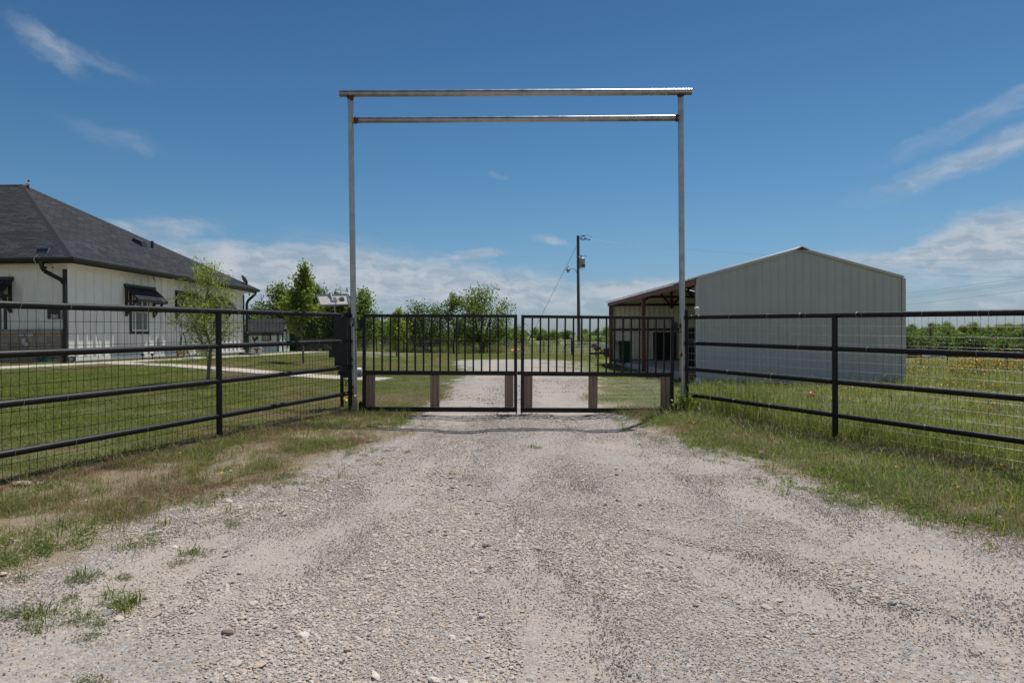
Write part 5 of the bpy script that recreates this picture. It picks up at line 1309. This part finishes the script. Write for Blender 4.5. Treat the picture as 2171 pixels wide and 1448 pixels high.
# ------------------------------------------------------------------ instanced ground cover
def proto_coll(name, objs):
    c = bpy.data.collections.new(name)
    for i, me in enumerate(objs):
        o = bpy.data.objects.new('%s_piece_%02d' % (name, i), me); c.objects.link(o)
    return c
def scatter(name, coll, pts, rot, scl, idx, kind='stuff', label=None):
    n = len(pts); me = bpy.data.meshes.new(name); me.vertices.add(n); me.vertices.foreach_set('co', np.asarray(pts, np.float32).ravel())
    a = me.attributes.new('rot', 'FLOAT_VECTOR', 'POINT'); a.data.foreach_set('vector', np.asarray(rot, np.float32).ravel())
    a = me.attributes.new('scl', 'FLOAT_VECTOR', 'POINT'); a.data.foreach_set('vector', np.asarray(scl, np.float32).ravel())
    a = me.attributes.new('idx', 'INT', 'POINT'); a.data.foreach_set('value', np.asarray(idx, np.int32).ravel())
    o = bpy.data.objects.new(name, me); link(o); tag(o, kind=kind, label=label)
    ng = bpy.data.node_groups.new(name+'_nodes', 'GeometryNodeTree')
    ng.interface.new_socket('Geometry', in_out='INPUT', socket_type='NodeSocketGeometry'); ng.interface.new_socket('Geometry', in_out='OUTPUT', socket_type='NodeSocketGeometry')
    gi = ng.nodes.new('NodeGroupInput'); go = ng.nodes.new('NodeGroupOutput'); ip = ng.nodes.new('GeometryNodeInstanceOnPoints'); ci = ng.nodes.new('GeometryNodeCollectionInfo')
    ci.inputs['Collection'].default_value = coll; ci.inputs['Separate Children'].default_value = True; ci.inputs['Reset Children'].default_value = True
    def na(nm, ty):
        x = ng.nodes.new('GeometryNodeInputNamedAttribute'); x.data_type = ty; x.inputs['Name'].default_value = nm; return x.outputs['Attribute']
    er = ng.nodes.new('FunctionNodeEulerToRotation')
    ng.links.new(gi.outputs[0], ip.inputs['Points']); ng.links.new(ci.outputs[0], ip.inputs['Instance']); ip.inputs['Pick Instance'].default_value = True
    ng.links.new(na('idx', 'INT'), ip.inputs['Instance Index']); ng.links.new(na('rot', 'FLOAT_VECTOR'), er.inputs[0]); ng.links.new(er.outputs[0], ip.inputs['Rotation']); ng.links.new(na('scl', 'FLOAT_VECTOR'), ip.inputs['Scale'])
    ng.links.new(ip.outputs[0], go.inputs[0])
    md = o.modifiers.new('scatter', 'NODES'); md.node_group = ng
    return o
def blades(n, h, spread, width, seed, mat, lean=.5, name='tuft', tone=None, flat=0):
    rr = np.random.default_rng(seed); vs = []; tn = []
    for i in range(n):
        a = rr.uniform(0, 6.28); r = spread*math.sqrt(rr.random()); b = np.array([r*math.cos(a), r*math.sin(a), -.005])
        L_ = h*rr.uniform(.4, 1.15); a2 = a+rr.normal()*1.1; d = np.array([math.cos(a2), math.sin(a2), 0])*lean*rr.uniform(.15, 1.4)*L_
        up = np.array([0, 0, L_*(1-flat)*rr.uniform(.6, 1)]); w = np.array([-d[1], d[0], 0]); w = w/(np.linalg.norm(w)+1e-9)*width*rr.uniform(.6, 1.2)*.5
        w2 = w*.8+np.array([rr.normal(), rr.normal(), 0])*width*.25
        m_ = b+up*.68+d*.32; tp = b+up*rr.uniform(.8, 1.05)+d*1.15
        vs += [b-w, b+w, m_+w2*.75, m_-w2*.75]; vs += [m_-w2*.75, m_+w2*.75, tp+w*.08, tp-w*.08]; t_ = rr.uniform(0, 1) if tone is None else np.clip(tone+rr.normal()*.2, 0, 1); tn += [t_, t_]
    return np_mesh(name, np.array(vs), len(tn), mat, np.array(tn))
in_view = lambda x, y, m=.6: (np.abs(x) < y*.8+m+2.2)
def rnd(n, x0, x1, y0, y1): return rng.uniform(x0, x1, n), rng.uniform(y0, y1, n)
def sd_left(x, y): return SL*fence_side(x, y, FL0, FL1)
def sd_right(x, y): return SR*fence_side(x, y, FR0, FR1)
cnt = 0
# --- gravel stones
def stone(seed, r=1.0):
    rr = random.Random(seed); mb = MB(); n = 6; vs = []; 
    sx, sy, sz = 1, rr.uniform(.62, .95), rr.uniform(.22, .46)
    for z, k in ((-.5, .75), (.25, 1.0), (.75, .55)):
        for i in range(n):
            a = 2*math.pi*i/n+rr.uniform(-.3, .3); q = k*rr.uniform(.8, 1.15); vs.append((math.cos(a)*q*sx*.5, math.sin(a)*q*sy*.5, z*sz*.5+rr.uniform(-.06, .06)))
    vs.append((rr.uniform(-.1, .1), rr.uniform(-.1, .1), .5*sz)); f = []
    for j in range(2):
        for i in range(n): f.append((j*n+i, j*n+(i+1) % n, (j+1)*n+(i+1) % n, (j+1)*n+i))
    for i in range(n): f.append((2*n+i, 2*n+(i+1) % n, 3*n))
    mb.add(vs, f); return mb.mesh('stone', M['gravel'])
stones = proto_coll('gravel', [stone(s) for s in range(12)])
def gen_stones(n, x0, x1, y0, y1, smin, smax, pw, thin):
    x, y = rnd(n, x0, x1, y0, y1); k = in_view(x, y, .3); x, y = x[k], y[k]
    sd = drive_sd(x, y)+.5*(fbm(x*2.2, y*2.2, 4)-.5); c = coarse(x, y)
    p = np.where(sd > 0, np.clip((c-.42)/.14, .06, 1)*thin, np.exp(sd*2.2)*.4)
    k = rng.random(len(x)) < p; x, y, c = x[k], y[k], c[k]; m = len(x)
    s = smin+(smax-smin)*rng.random(m)**pw; s *= .7+.6*np.clip((c-.4)/.2, 0, 1)
    z = gz(x, y)+s*.10
    rot = np.stack([rng.normal(0, .25, m), rng.normal(0, .25, m), rng.uniform(0, 6.28, m)], 1)
    return np.stack([x, y, z], 1), rot, np.repeat(s[:, None], 3, 1), rng.integers(0, 12, m)
def cat(*g): return [np.concatenate([q[i] for q in g]) for i in range(4)]
def cluster(seed, n, rad, s0, s1):
    rr = random.Random(seed); mb = MB()
    for k in range(n):
        a = rr.uniform(0, 6.28); q = rad*math.sqrt(rr.random()); sz = s0+(s1-s0)*rr.random()**2; cx, cy = q*math.cos(a), q*math.sin(a); h = sz*rr.uniform(.3, .55); b0 = rr.uniform(0, 6.28); vs = []
        for i in range(5):
            b = b0+1.2566*i+rr.uniform(-.3, .3); u = rr.uniform(.4, .6)*sz; vs.append((cx+math.cos(b)*u, cy+math.sin(b)*u*.8, -.002))
        for i in range(5):
            x_, y_, _ = vs[i]; vs.append((cx+(x_-cx)*.65, cy+(y_-cy)*.65, h+rr.uniform(-.2, .2)*h))
        mb.add(vs, [(5, 6, 7, 8, 9)]+[(i, (i+1) % 5, (i+1) % 5+5, i+5) for i in range(5)])
    return mb.mesh('stone_cluster', M['gravelfine'])
fines = proto_coll('fines', [cluster(100+i, 9, .10, .003, .010) for i in range(8)])
def gen_fines(n, x0, x1, y0, y1):
    x, y = rnd(n, x0, x1, y0, y1); k = in_view(x, y, .3); x, y = x[k], y[k]; sd = drive_sd(x, y)+.4*(fbm(x*2.2, y*2.2, 4)-.5)
    k = rng.random(len(x)) < np.where(sd > 0, .12+.88*smooth(.38, .58, fbm(x*2.2, y*.8, 77)), np.exp(sd*2.5)*.7); x, y = x[k], y[k]; m = len(x); sc = rng.uniform(.7, 1.3, m)
    return np.stack([x, y, gz(x, y)], 1), np.stack([np.zeros(m), np.zeros(m), rng.uniform(0, 6.28, m)], 1), np.repeat(sc[:, None], 3, 1), rng.integers(0, 8, m)
gf = cat(gen_fines(42000, -3.6, 3.6, 2.1, 6), gen_fines(24000, -4.5, 4.5, 6, 10.5)); scatter('gravel_fines', fines, *gf)
gs = cat(gen_stones(230000, -3.6, 3.6, 2.1, 5.0, .005, .018, 2.2, 1), gen_stones(130000, -4.5, 4.5, 4.6, 10, .006, .020, 2.2, 1), gen_stones(2600, -3.6, 3.6, 2.1, 6.5, .022, .048, 3, .8), gen_stones(36000, -4, 4, 9.5, 20, .012, .034, 2, .8))
scatter('gravel_stones', stones, *gs); cnt += len(gs[0])
# --- verge grass
def leafpatch(seed, n=60, r=.055, mat='leaf_mid', sz=.016, h=.04):
    q = np.random.default_rng(seed); a = q.uniform(0, 6.28, n); d = r*np.sqrt(q.random(n)); c = np.stack([np.cos(a)*d, np.sin(a)*d, .006+h*q.random(n)*(1-.6*d/r)], 1); vs = leaf_quads(c, sz, q, .6); vs[:, 2] = np.maximum(vs[:, 2], .001); return np_mesh('leafy_weed', vs, n, M[mat], q.random(n))
short = proto_coll('verge_tufts', [blades(22, .055, .06, .0035, 1, M['blade_green'], 1.1), blades(20, .07, .055, .0035, 2, M['blade_green'], 1.0), blades(18, .055, .07, .0032, 3, M['blade_dry'], 1.4), blades(18, .06, .06, .0035, 4, M['blade_dry'], 1.3), blades(12, .11, .05, .004, 5, M['blade_green'], .8), blades(9, .12, .04, .0028, 6, M['blade_dry'], 1.0), blades(26, .045, .08, .003, 7, M['blade_dry'], 1.9, flat=.75), blades(26, .09, .07, .0035, 8, M['blade_brown'], 1.0), blades(30, .08, .09, .003, 9, M['blade_brown'], 1.9, flat=.6), leafpatch(10), blades(4, .22, .05, .0025, 11, M['blade_dry'], .7), blades(9, .17, .04, .0045, 12, M['blade_green'], .9)])
def gen_tufts(n, x0, x1, y0, y1, dens, sc, choose):
    x, y = rnd(n, x0, x1, y0, y1); k = in_view(x, y); x, y = x[k], y[k]
    k = rng.random(len(x)) < dens(x, y); x, y = x[k], y[k]; m = len(x)
    s = rng.uniform(*sc, m)*(.75+.5*fbm(x*1.7, y*1.7, 31)); rot = np.stack([rng.normal(0, .08, m), rng.normal(0, .08, m), rng.uniform(0, 6.28, m)], 1)
    return np.stack([x, y, gz(x, y)], 1), rot, np.stack([s, s, s*rng.uniform(.8, 1.2, m)], 1), choose(x, y, m)
def verge_d(x, y):
    sd = drive_sd(x, y)+.75*(fbm(x*1.6, y*1.6, 2)-.5)+.3*(fbm(x*6, y*6, 12)-.5)
    out = np.clip(-sd/.5, 0, 1)*.95+.06*np.exp(-np.clip(sd, 0, 3)/.22)*(sd > 0)
    patchy = smooth(.36, .56, fbm(x*1.9, y*1.9, 6)); lr = np.where(x < 0, sd_left(x, y), sd_right(x, y))
    d = out*np.where(x < 0, .22+.78*patchy, .5+.5*patchy)
    d = d*np.where(lr > .12, .0, 1)*np.where(np.abs(lr) < .3, .9, 1)
    return np.where(y < 10.9, d, out*.7)
def verge_c(x, y, m):
    g = fbm(x*1.5, y*1.5, 14)*.75+.3*rng.random(m)+np.where(x > 0, .03, -.01)
    near_f = np.abs(np.where(x < 0, sd_left(x, y), sd_right(x, y))) < .3
    green = (g > .5) & ~(near_f & (rng.random(m) < .6))
    out = np.where(green, rng.choice([0, 1, 0, 1, 4, 9, 11], m), rng.choice([2, 3, 6, 6, 5, 8, 3, 10], m)); return np.where(near_f & (rng.random(m) < np.where(x > 0, .75, .5)), rng.choice([7, 8, 8], m), out)
vg = cat(gen_tufts(69000, -9, -1.0, 2.2, 11.2, verge_d, (.7, 1.15), verge_c), gen_tufts(62000, 1.2, 9, 2.6, 11.2, verge_d, (.8, 1.3), verge_c))
scatter('verge_grass', short, *vg); cnt += len(vg[0])
# --- lawn patches
lawnp = proto_coll('lawn_patches', [blades(260, .045, .3, .005, 40+i, M['blade_lawn'], 1.1) for i in range(4)]+[blades(200, .065, .3, .005, 50+i, M['blade_green'], 1.1) for i in range(2)]+[blades(240, .04, .3, .0045, 56+i, M['blade_dry'], 1.5) for i in range(2)])
def lawn_c(x, y, m):
    q = fbm(x*.55, y*.55, 23)+.3*(rng.random(m)-.5); return np.where(q > .57, 6+rng.integers(0, 2, m), np.where(q < .44, 4+rng.integers(0, 2, m), rng.integers(0, 4, m)))
def lawn_d(x, y):
    on = np.where(y < 10.8, sd_left(x, y) > .05, drive_sd(x, y) < -.1+.5*(fbm(x*1.6, y*1.6, 2)-.5)); path1 = np.abs(x+12.6-.02*(y-17)) < .85; path2 = (np.abs(y-(19.4-(x+3.6)*.083*1.0)) < .85) & (x < -3.3) & (x > -12.3)
    inhouse = (x < -13.9) & (y > 21); return on*1.0*(~path1)*(~path2)*(~inhouse)
lw = cat(gen_tufts(5200, -14, -.5, 6, 18, lawn_d, (.8, 1.15), lawn_c), gen_tufts(5200, -19, -1, 18, 36, lawn_d, (1.0, 1.4), lawn_c))
scatter('lawn_grass', lawnp, *lw); cnt += len(lw[0])
# --- barnyard grass right of the drive
def yard_d(x, y):
    sd = drive_sd(x, y)+.9*(fbm(x*1.3, y*1.3, 2)-.5); inb = (x > 5.0-.047*(y-18.9)) & (y > 18.8) & (x < 11.2)
    return (np.clip(-sd/.9, 0, 1)*(.4+.6*smooth(.35, .55, fbm(x*1.1, y*1.1, 44)))+.16*np.exp(-np.clip(sd, 0, 9)/.9)*(sd > 0)*(y > 24))*(~inb)
yd = cat(gen_tufts(2600, 1.0, 6.5, 11, 19, yard_d, (.7, 1.1), lawn_c), gen_tufts(2600, 1.0, 8, 19, 40, yard_d, (.9, 1.3), lawn_c), gen_tufts(2600, -6, 9, 36.8, 49.5, lambda x, y: x*0+.9, (1.0, 1.6), lawn_c))
scatter('yard_grass', lawnp, *yd)
# --- meadow
tallp = proto_coll('meadow_tufts', [blades(18, .34, .09, .006, 60, M['blade_meadow'], .35), blades(18, .45, .08, .006, 61, M['blade_meadow'], .3), blades(14, .5, .07, .005, 62, M['blade_meadow'], .4), blades(14, .38, .08, .004, 63, M['blade_dry'], .4), blades(16, .22, .12, .006, 64, M['blade_meadow'], .7), blades(12, .25, .1, .005, 65, M['blade_dry'], .6), blades(30, .16, .16, .006, 66, M['blade_meadow'], .9)])
def mead_d(x, y):
    lr = np.where(y < 10.8, sd_right(x, y), x-2.9); inb = (x > 5.0-.047*(y-18.9)) & (y > 18.8) & (y < 32) & (x < 11.2)
    strip = np.exp(-((sd_right(x, y)-.35)/.45)**2)*(y < 11.2)
    d = (.35+.65*strip)*(.45+.55*smooth(.35, .6, fbm(x*.9, y*.9, 71)))
    return d*(lr > .02)*(~inb)
def mead_c(x, y, m):
    strip = np.exp(-((sd_right(x, y)-.3)/.5)**2)*(y < 11.5)*(y > 7.0); r = rng.random(m)
    clump = np.exp(-(((x-3.7)/.75)**2+((y-10.6)/1.0)**2))
    t_ = rng.choice([0, 1, 2, 1, 0], m); s_ = rng.choice([4, 4, 6, 6, 0, 3, 0, 4], m)
    return np.where(r < np.maximum(strip*.55, clump), t_, s_)
def mead_gen(n, x0, x1, y0, y1, sc):
    g = gen_tufts(n, x0, x1, y0, y1, mead_d, sc, mead_c); P0 = g[0]
    strip = np.exp(-((sd_right(P0[:, 0], P0[:, 1])-.3)/.6)**2)*(P0[:, 1] < 11.3); clump = np.exp(-(((P0[:, 0]-3.7)/.8)**2+((P0[:, 1]-10.7)/1.0)**2))
    far = smooth(11, 20, P0[:, 1])
    g[2][:, 2] *= .72+.42*strip+.6*clump+.15*far; return g
md = cat(mead_gen(15500, 2.4, 10.5, 5.0, 11.5, (.75, 1.15)), mead_gen(9000, 2.8, 14, 11, 19.5, (.8, 1.3)), mead_gen(6500, 11, 24, 14, 31, (1, 1.7)))
scatter('meadow_grass', tallp, *md)
# --- wildflowers
def flower(seed, mat, h, r, nhead, kind='daisy'):
    rr = random.Random(seed); mb = MB(); hb = MB(); q = 0
    for k in range(nhead):
        bx_, by_ = rr.uniform(-.06, .06), rr.uniform(-.06, .06); tx, ty = bx_+rr.uniform(-.07, .07), by_+rr.uniform(-.07, .07); hh_ = h*rr.uniform(.7, 1.1)
        mb.tube([(bx_, by_, 0), ((bx_+tx)/2+.01, (by_+ty)/2, hh_*.55), (tx, ty, hh_)], .0016, 3, False)
        if kind == 'daisy':
            tl_ = Vector((rr.uniform(-.5, .5), rr.uniform(-.9, .1), 1)).normalized(); u = tl_.orthogonal().normalized(); w = tl_.cross(u); c = Vector((tx, ty, hh_))
            for i in range(7):
                a = 2*math.pi*i/7; d = u*math.cos(a)+w*math.sin(a); e = tl_.cross(d)
                hb.add([c, c+d*r*.6+e*r*.28, c+d*r, c+d*r*.6-e*r*.28], [(0, 1, 2, 3)])
        else:
            for i in range(9):
                z = hh_*(.62+.38*i/8); a = rr.uniform(0, 6.28); c = Vector((tx+math.cos(a)*.012, ty+math.sin(a)*.012, z)); hb.blobs(c, r*(1-.05*i), i, 1, .3, (1, 1, .8))
    me = mb.mesh('stem', M['blade_green']); n0 = len(mb.v)
    m2 = bpy.data.meshes.new('flower'); m2.from_pydata(mb.v+hb.v, [], mb.f+[tuple(i+n0 for i in f) for f in hb.f]); m2.materials.append(M['blade_green']); m2.materials.append(mat)
    for i, p in enumerate(m2.polygons): p.material_index = 0 if i < len(mb.f) else 1
    return m2
flc = proto_coll('flower_heads', [flower(1, M['petal_orange'], .34, .016, 2), flower(2, M['petal_orange'], .36, .017, 3), flower(3, M['petal_orange'], .28, .017, 1), flower(4, M['petal_red'], .28, .014, 2), flower(5, M['petal_orange'], .32, .018, 4)])
def fl_d(x, y):
    lr = np.where(y < 10.8, sd_right(x, y), x-3.2); inb = (x > 5.0-.047*(y-18.9)) & (y > 18.5) & (y < 32.2) & (x < 11.2); return (lr > .25)*(~inb)*smooth(.45, .62, fbm(x*.8, y*.8, 91))
f1 = gen_tufts(300, 3, 10, 6, 14, fl_d, (.8, 1.1), lambda x, y, m: rng.choice([0, 1, 2, 2, 3], m)); f2 = gen_tufts(420, 4, 16, 13, 20, fl_d, (.9, 1.2), lambda x, y, m: rng.integers(0, 5, m)); f3 = gen_tufts(2600, 11, 25, 17, 31, lambda x, y: fl_d(x, y)*.9+.15*(x > 11.3), (1, 1.5), lambda x, y, m: rng.choice([0, 1, 4, 4, 3], m))
yf = proto_coll('tiny_flowers', [flower(6, M['petal_orange'], .09, .013, 1), flower(7, M['petal_orange'], .07, .012, 2)])
fl = cat(f1, f2, f3); scatter('wildflowers', flc, *fl)
tf_ = gen_tufts(130, -6, 6, 4, 10.5, lambda x, y: (drive_sd(x, y) < -.3)*1.0*(np.where(x < 0, sd_left(x, y), sd_right(x, y)) < 0), (.8, 1.2), lambda x, y, m: rng.integers(0, 2, m)); scatter('verge_flowers', yf, *tf_)
# --- grey-green mat weeds along the drive edges
def mat_weed(seed, r=.09, n=90):
    rr = np.random.default_rng(seed); a = rr.uniform(0, 6.28, n); q = r*np.sqrt(rr.random(n)); lob = 1+.35*np.sin(a*3+seed)
    c = np.stack([np.cos(a)*q*lob, np.sin(a)*q*lob, .004+.024*rr.random(n)*(1-q/r*.5)], 1); vs = leaf_quads(c, .013, rr, .6); vs[:, 2] = np.maximum(vs[:, 2], 0.001); return np_mesh('weed', vs, n, M['weed'], rr.random(n))
wdc = proto_coll('mat_weeds', [mat_weed(s, .05+.025*(s % 3), 100) for s in range(5)]+[blades(26, .09, .05, .006, 80, M['blade_green'], .9), blades(22, .06, .06, .005, 81, M['blade_dry'], 1.1)])
def wd_d(x, y):
    sd = drive_sd(x, y); return np.exp(-((sd+.02)/.28)**2)*.5*smooth(.42, .6, fbm(x*2.4, y*2.4, 55))
wd1 = gen_tufts(3800, -4.5, 4.5, 2.5, 10, wd_d, (.5, 1.1), lambda x, y, m: rng.choice([0, 1, 2, 3, 4, 5, 6], m))
# the particular clumps the photo shows in the gravel on the left and right
sx, sy, ss, si = [], [], [], []
for px, py, n, r in ((90, 1310, 7, 45), (150, 1290, 8, 50), (265, 1258, 12, 45), (200, 1310, 4, 30), (20, 1300, 5, 25), (200, 1438, 4, 22), (310, 1140, 6, 40), (330, 1118, 5, 30), (170, 1225, 6, 40), (260, 1215, 3, 20), (400, 1160, 4, 25), (420, 1165, 3, 20), (370, 1185, 3, 15), (480, 1100, 4, 25), (190, 1340, 2, 10), (600, 1010, 7, 30), (545, 1082, 6, 40), (760, 955, 6, 40), (830, 950, 4, 20), (620, 1000, 5, 30), (1820, 1070, 3, 10), (1760, 1048, 5, 30), (1630, 1015, 4, 25), (1690, 1035, 5, 40), (1940, 1085, 5, 45), (2050, 1110, 5, 30), (1590, 990, 3, 20), (2130, 1105, 6, 30), (1135, 950, 3, 15), (960, 1000, 1, 3)):
    for k in range(n):
        a, b = px+rng.normal()*r*.5, py+rng.normal()*r*.22; d = EYE*F_/(b-714); d = d; p = at(a, b, d); sx.append(p.x); sy.append(p.y); ss.append(rng.uniform(.5, 1.0)); si.append(rng.choice([0, 1, 2, 3, 4, 5]) if px not in (265, 90) else rng.choice([5, 5, 5, 0, 2]))
sx, sy = np.array(sx), np.array(sy); m = len(sx)
wd2 = (np.stack([sx, sy, gz(sx, sy)], 1), np.stack([np.zeros(m), np.zeros(m), rng.uniform(0, 6.28, m)], 1), np.repeat(np.array(ss)[:, None], 3, 1), np.array(si))
wdd = cat(wd1, wd2); scatter('roadside_weeds', wdc, *wdd)
# --- thickets: far-off brush that reads as one mass
b1 = tree_parts(3.2, 2.0, .03, 50, 2600, .26, 91, 'oval', .08, .7, .35, leaf_mat=M['leaf_mid'], multi=2)[1]; b2 = tree_parts(2.6, 1.9, .03, 50, 2600, .26, 92, 'oval', .08, .7, .35, leaf_mat=M['leaf_dark'], multi=2)[1]; b3 = tree_parts(3.0, 1.6, .03, 40, 2200, .28, 93, 'oval', .08, .7, .3, leaf_mat=M['leaf_light'], multi=1)[1]
brc = proto_coll('thicket_bushes', [b1, b2, b3])
def bush_line(n, f, sc, pick=(0, 1, 0, 1, 2)):
    P0 = np.array([f() for _ in range(n)]); m = len(P0); s = rng.uniform(*sc, m); z = gz(P0[:, 0], P0[:, 1])-.1
    return np.stack([P0[:, 0], P0[:, 1], z], 1), np.stack([np.zeros(m), np.zeros(m), rng.uniform(0, 6.28, m)], 1), np.stack([s, s, s*rng.uniform(.85, 1.15, m)], 1), rng.choice(pick, m)
U = lambda a, b: rng.uniform(a, b)
def polar(a0, a1, d0, d1):
    def f():
        t_ = U(a0, a1); d = U(d0, d1); return (d*t_, d)
    return f
th = cat(bush_line(110, polar(.52, .95, 60, 84), (.62, .98), (0, 1, 1, 1, 1)), bush_line(60, polar(.5, .95, 90, 140), (.62, .92), (0, 1)),
         bush_line(46, polar(-.62, -.14, 60, 72), (.6, 1.0)), bush_line(52, polar(-.2, .03, 60, 84), (.42, .68)), bush_line(34, polar(.0, .12, 62, 95), (.22, .38)), bush_line(26, polar(.10, .21, 100, 150), (.62, .85)),
         bush_line(8, polar(.105, .15, 66, 75), (.3, .48)))
scatter('thicket', brc, *th)
fb = cat(bush_line(420, polar(-.8, .9, 300, 950), (1.2, 2.6), (0, 1)), bush_line(260, polar(.3, 1.0, 300, 900), (.8, 1.5), (0, 1)))
scatter('distant_scrub', brc, *fb)
hd = gen_tufts(2600, -12, 9.5, 50.8, 60, lambda x, y: .3+.7*smooth(.4, .6, fbm(x*.5, y*.5, 33)), (1.5, 2.6), lambda x, y, m: rng.choice([0, 1, 4, 6, 5], m)); scatter('rough_pasture', tallp, *hd)

# ------------------------------------------------------------------ single plants and litter
def plant_thing(name, me, px, py, d, label, cat_, sc=1.0, z=None):
    p = at(px, py, d); o = bpy.data.objects.new(name, me); link(o); o.location = (p.x, p.y, gzs(p.x, p.y)); o.scale = (sc,)*3; tag(o, label, cat_, 'white flower spikes'); return o
wf = flower(11, M['petal_white'], .42, .013, 1, 'spike')
for px, py, d, lab in ((1737, 870, 10.3, 'white larkspur spike left of the middle post of the right fence, upper one'), (1752, 893, 9.4, 'white larkspur spike close left of the middle post of the right fence, lower one'), (1945, 865, 10.2, 'white larkspur spike right of the middle post, leftmost of its trio'), (1975, 890, 9.2, 'white larkspur spike in the middle of the trio right of the fence post'), (2000, 895, 9.0, 'white larkspur spike at the right of the trio beyond the fence post'), (2148, 905, 8.6, 'white larkspur spike near the right edge of the meadow')):
    plant_thing('larkspur', wf, px, py, d, lab, 'flower', 1.0)
yfp = empty('yellow_daisy_plant', (0, 0, 0), 0, 'leafy plant with yellow flowers at the foot of the left arch post', 'flower')
p = at(738, 868, 10.5); yfp.location = (p.x, p.y, gzs(p.x, p.y))
for nm, me in (('flower_stems', flower(21, M['petal_orange'], .3, .022, 8)), ('leaves', blades(30, .2, .12, .012, 22, M['blade_green'], .7))): o = bpy.data.objects.new(nm, me); link(o); o.parent = yfp
p = at(1455, 872, 10.5); vp = empty('vine_plant', (p.x, p.y, gzs(p.x, p.y)), 0, 'leafy green weed climbing at the foot of the right arch post', 'plant')
rr = np.random.default_rng(5); n = 260; c = np.stack([rr.normal(0, .09, n), rr.normal(0, .06, n), np.abs(rr.normal(.14, .1, n))], 1); o = bpy.data.objects.new('leaves', np_mesh('leaves', leaf_quads(c, .06, rr, .55), n, M['leaf_light'], rr.random(n))); link(o); o.parent = vp
MB().tube([(0, 0, 0), (.03, 0, .2), (.0, .02, .36)], .005, 5).tube([(.02, 0, 0), (.1, 0, .15), (.16, .02, .26)], .004, 5).build('stem', M['blade_green'], vp)
p = at(1488, 872, 10.4); o = bpy.data.objects.new('lavender_spike', flower(31, M['petal_white'], .2, .016, 1, 'spike')); link(o); o.location = (p.x, p.y-.1, gzs(p.x, p.y)); tag(o, 'pale lavender flower spike under the right fence near the arch post', 'flower')
p = at(1092, 751, 45); o = bpy.data.objects.new('orange_flower_clump', flower(32, M['petal_orange'], .42, .06, 14)); link(o); o.location = (p.x, p.y, gzs(p.x, p.y)); o.scale = (2, 2, 1); tag(o, 'orange flower clump by the far fence, left of the gap between gate leaves', 'flower')
p = at(1721, 834, 14.0); bl_o = empty('red_balloon', (p.x, p.y, gzs(p.x, p.y)+.05), 0, 'crumpled shiny red balloon lying in the grass before the barn', 'balloon')
mb = MB().blobs((-.02, 0, .03), .075, 4, 3, .06, (1.05, .8, .95)); mb.blobs((.05, -.02, .02), .045, 6, 2, .1); mb.build('balloon_skin', M['redplastic'], bl_o, True); MB().tube([(.0, 0, -.03), (.02, -.02, -.06), (.06, -.05, -.05)], .004, 5).build('knot', M['redplastic'], bl_o)
p = at(1620, 972, EYE*F_/(972-713)); lt_ = MB(); 
for k in range(14):
    c = Vector((rng.normal()*.022, rng.normal()*.02, .03+abs(rng.normal())*.02)); u = Vector(rng.normal(size=3)).normalized()*.026; w = u.orthogonal().normalized()*.02; lt_.add([c-u, c-w, c+u, c+w], [(0, 1, 2, 3)])
o = lt_.build('paper_litter', M['skullwhite']); o.location = (p.x, p.y, gzs(p.x, p.y)); tag(o, 'scrap of crumpled white litter in the right verge grass', 'litter')
# larger field rocks
def rock(px, py, r, seed, label, sc=(1.5, .9, .5), mat=None):
    d = EYE*F_/(py-713); p = at(px, py, d); mb = MB().blobs((0, 0, r*.25), r, seed, 2, .18, sc); o = mb.build('rock', mat or M['bigrock']); o.location = (p.x, p.y, gzs(p.x, p.y)); o.rotation_euler = (0, 0, seed); tag(o, label, 'rock'); return o
rock(45, 1026, .06, 3, 'flat pale rock at the left edge under the pipe fence', (1.3, .8, .4))
rock(84, 1024, .03, 5, 'small pale rock just right of the flat rock by the left fence', (1.3, .8, .45))
rock(228, 1288, .018, 7, 'blue-grey stone at the edge of the weedy patch in the lower left gravel', (1.3, .9, .6), M['greybox'])
rock(483, 1342, .021, 9, 'brown stone in the lower gravel left of centre', (1.4, .8, .6), simple('brown_stone', (.2, .15, .11), .9))
rock(1433, 905, .04, 12, 'pale stone in the thatch at the foot of the right arch post', (1.2, .9, .6)); rock(870, 885, .03, 14, 'small dark stone in front of the left gate leaf', (1.2, .9, .6))
print('instances', cnt, 'objects', len(bpy.data.objects))
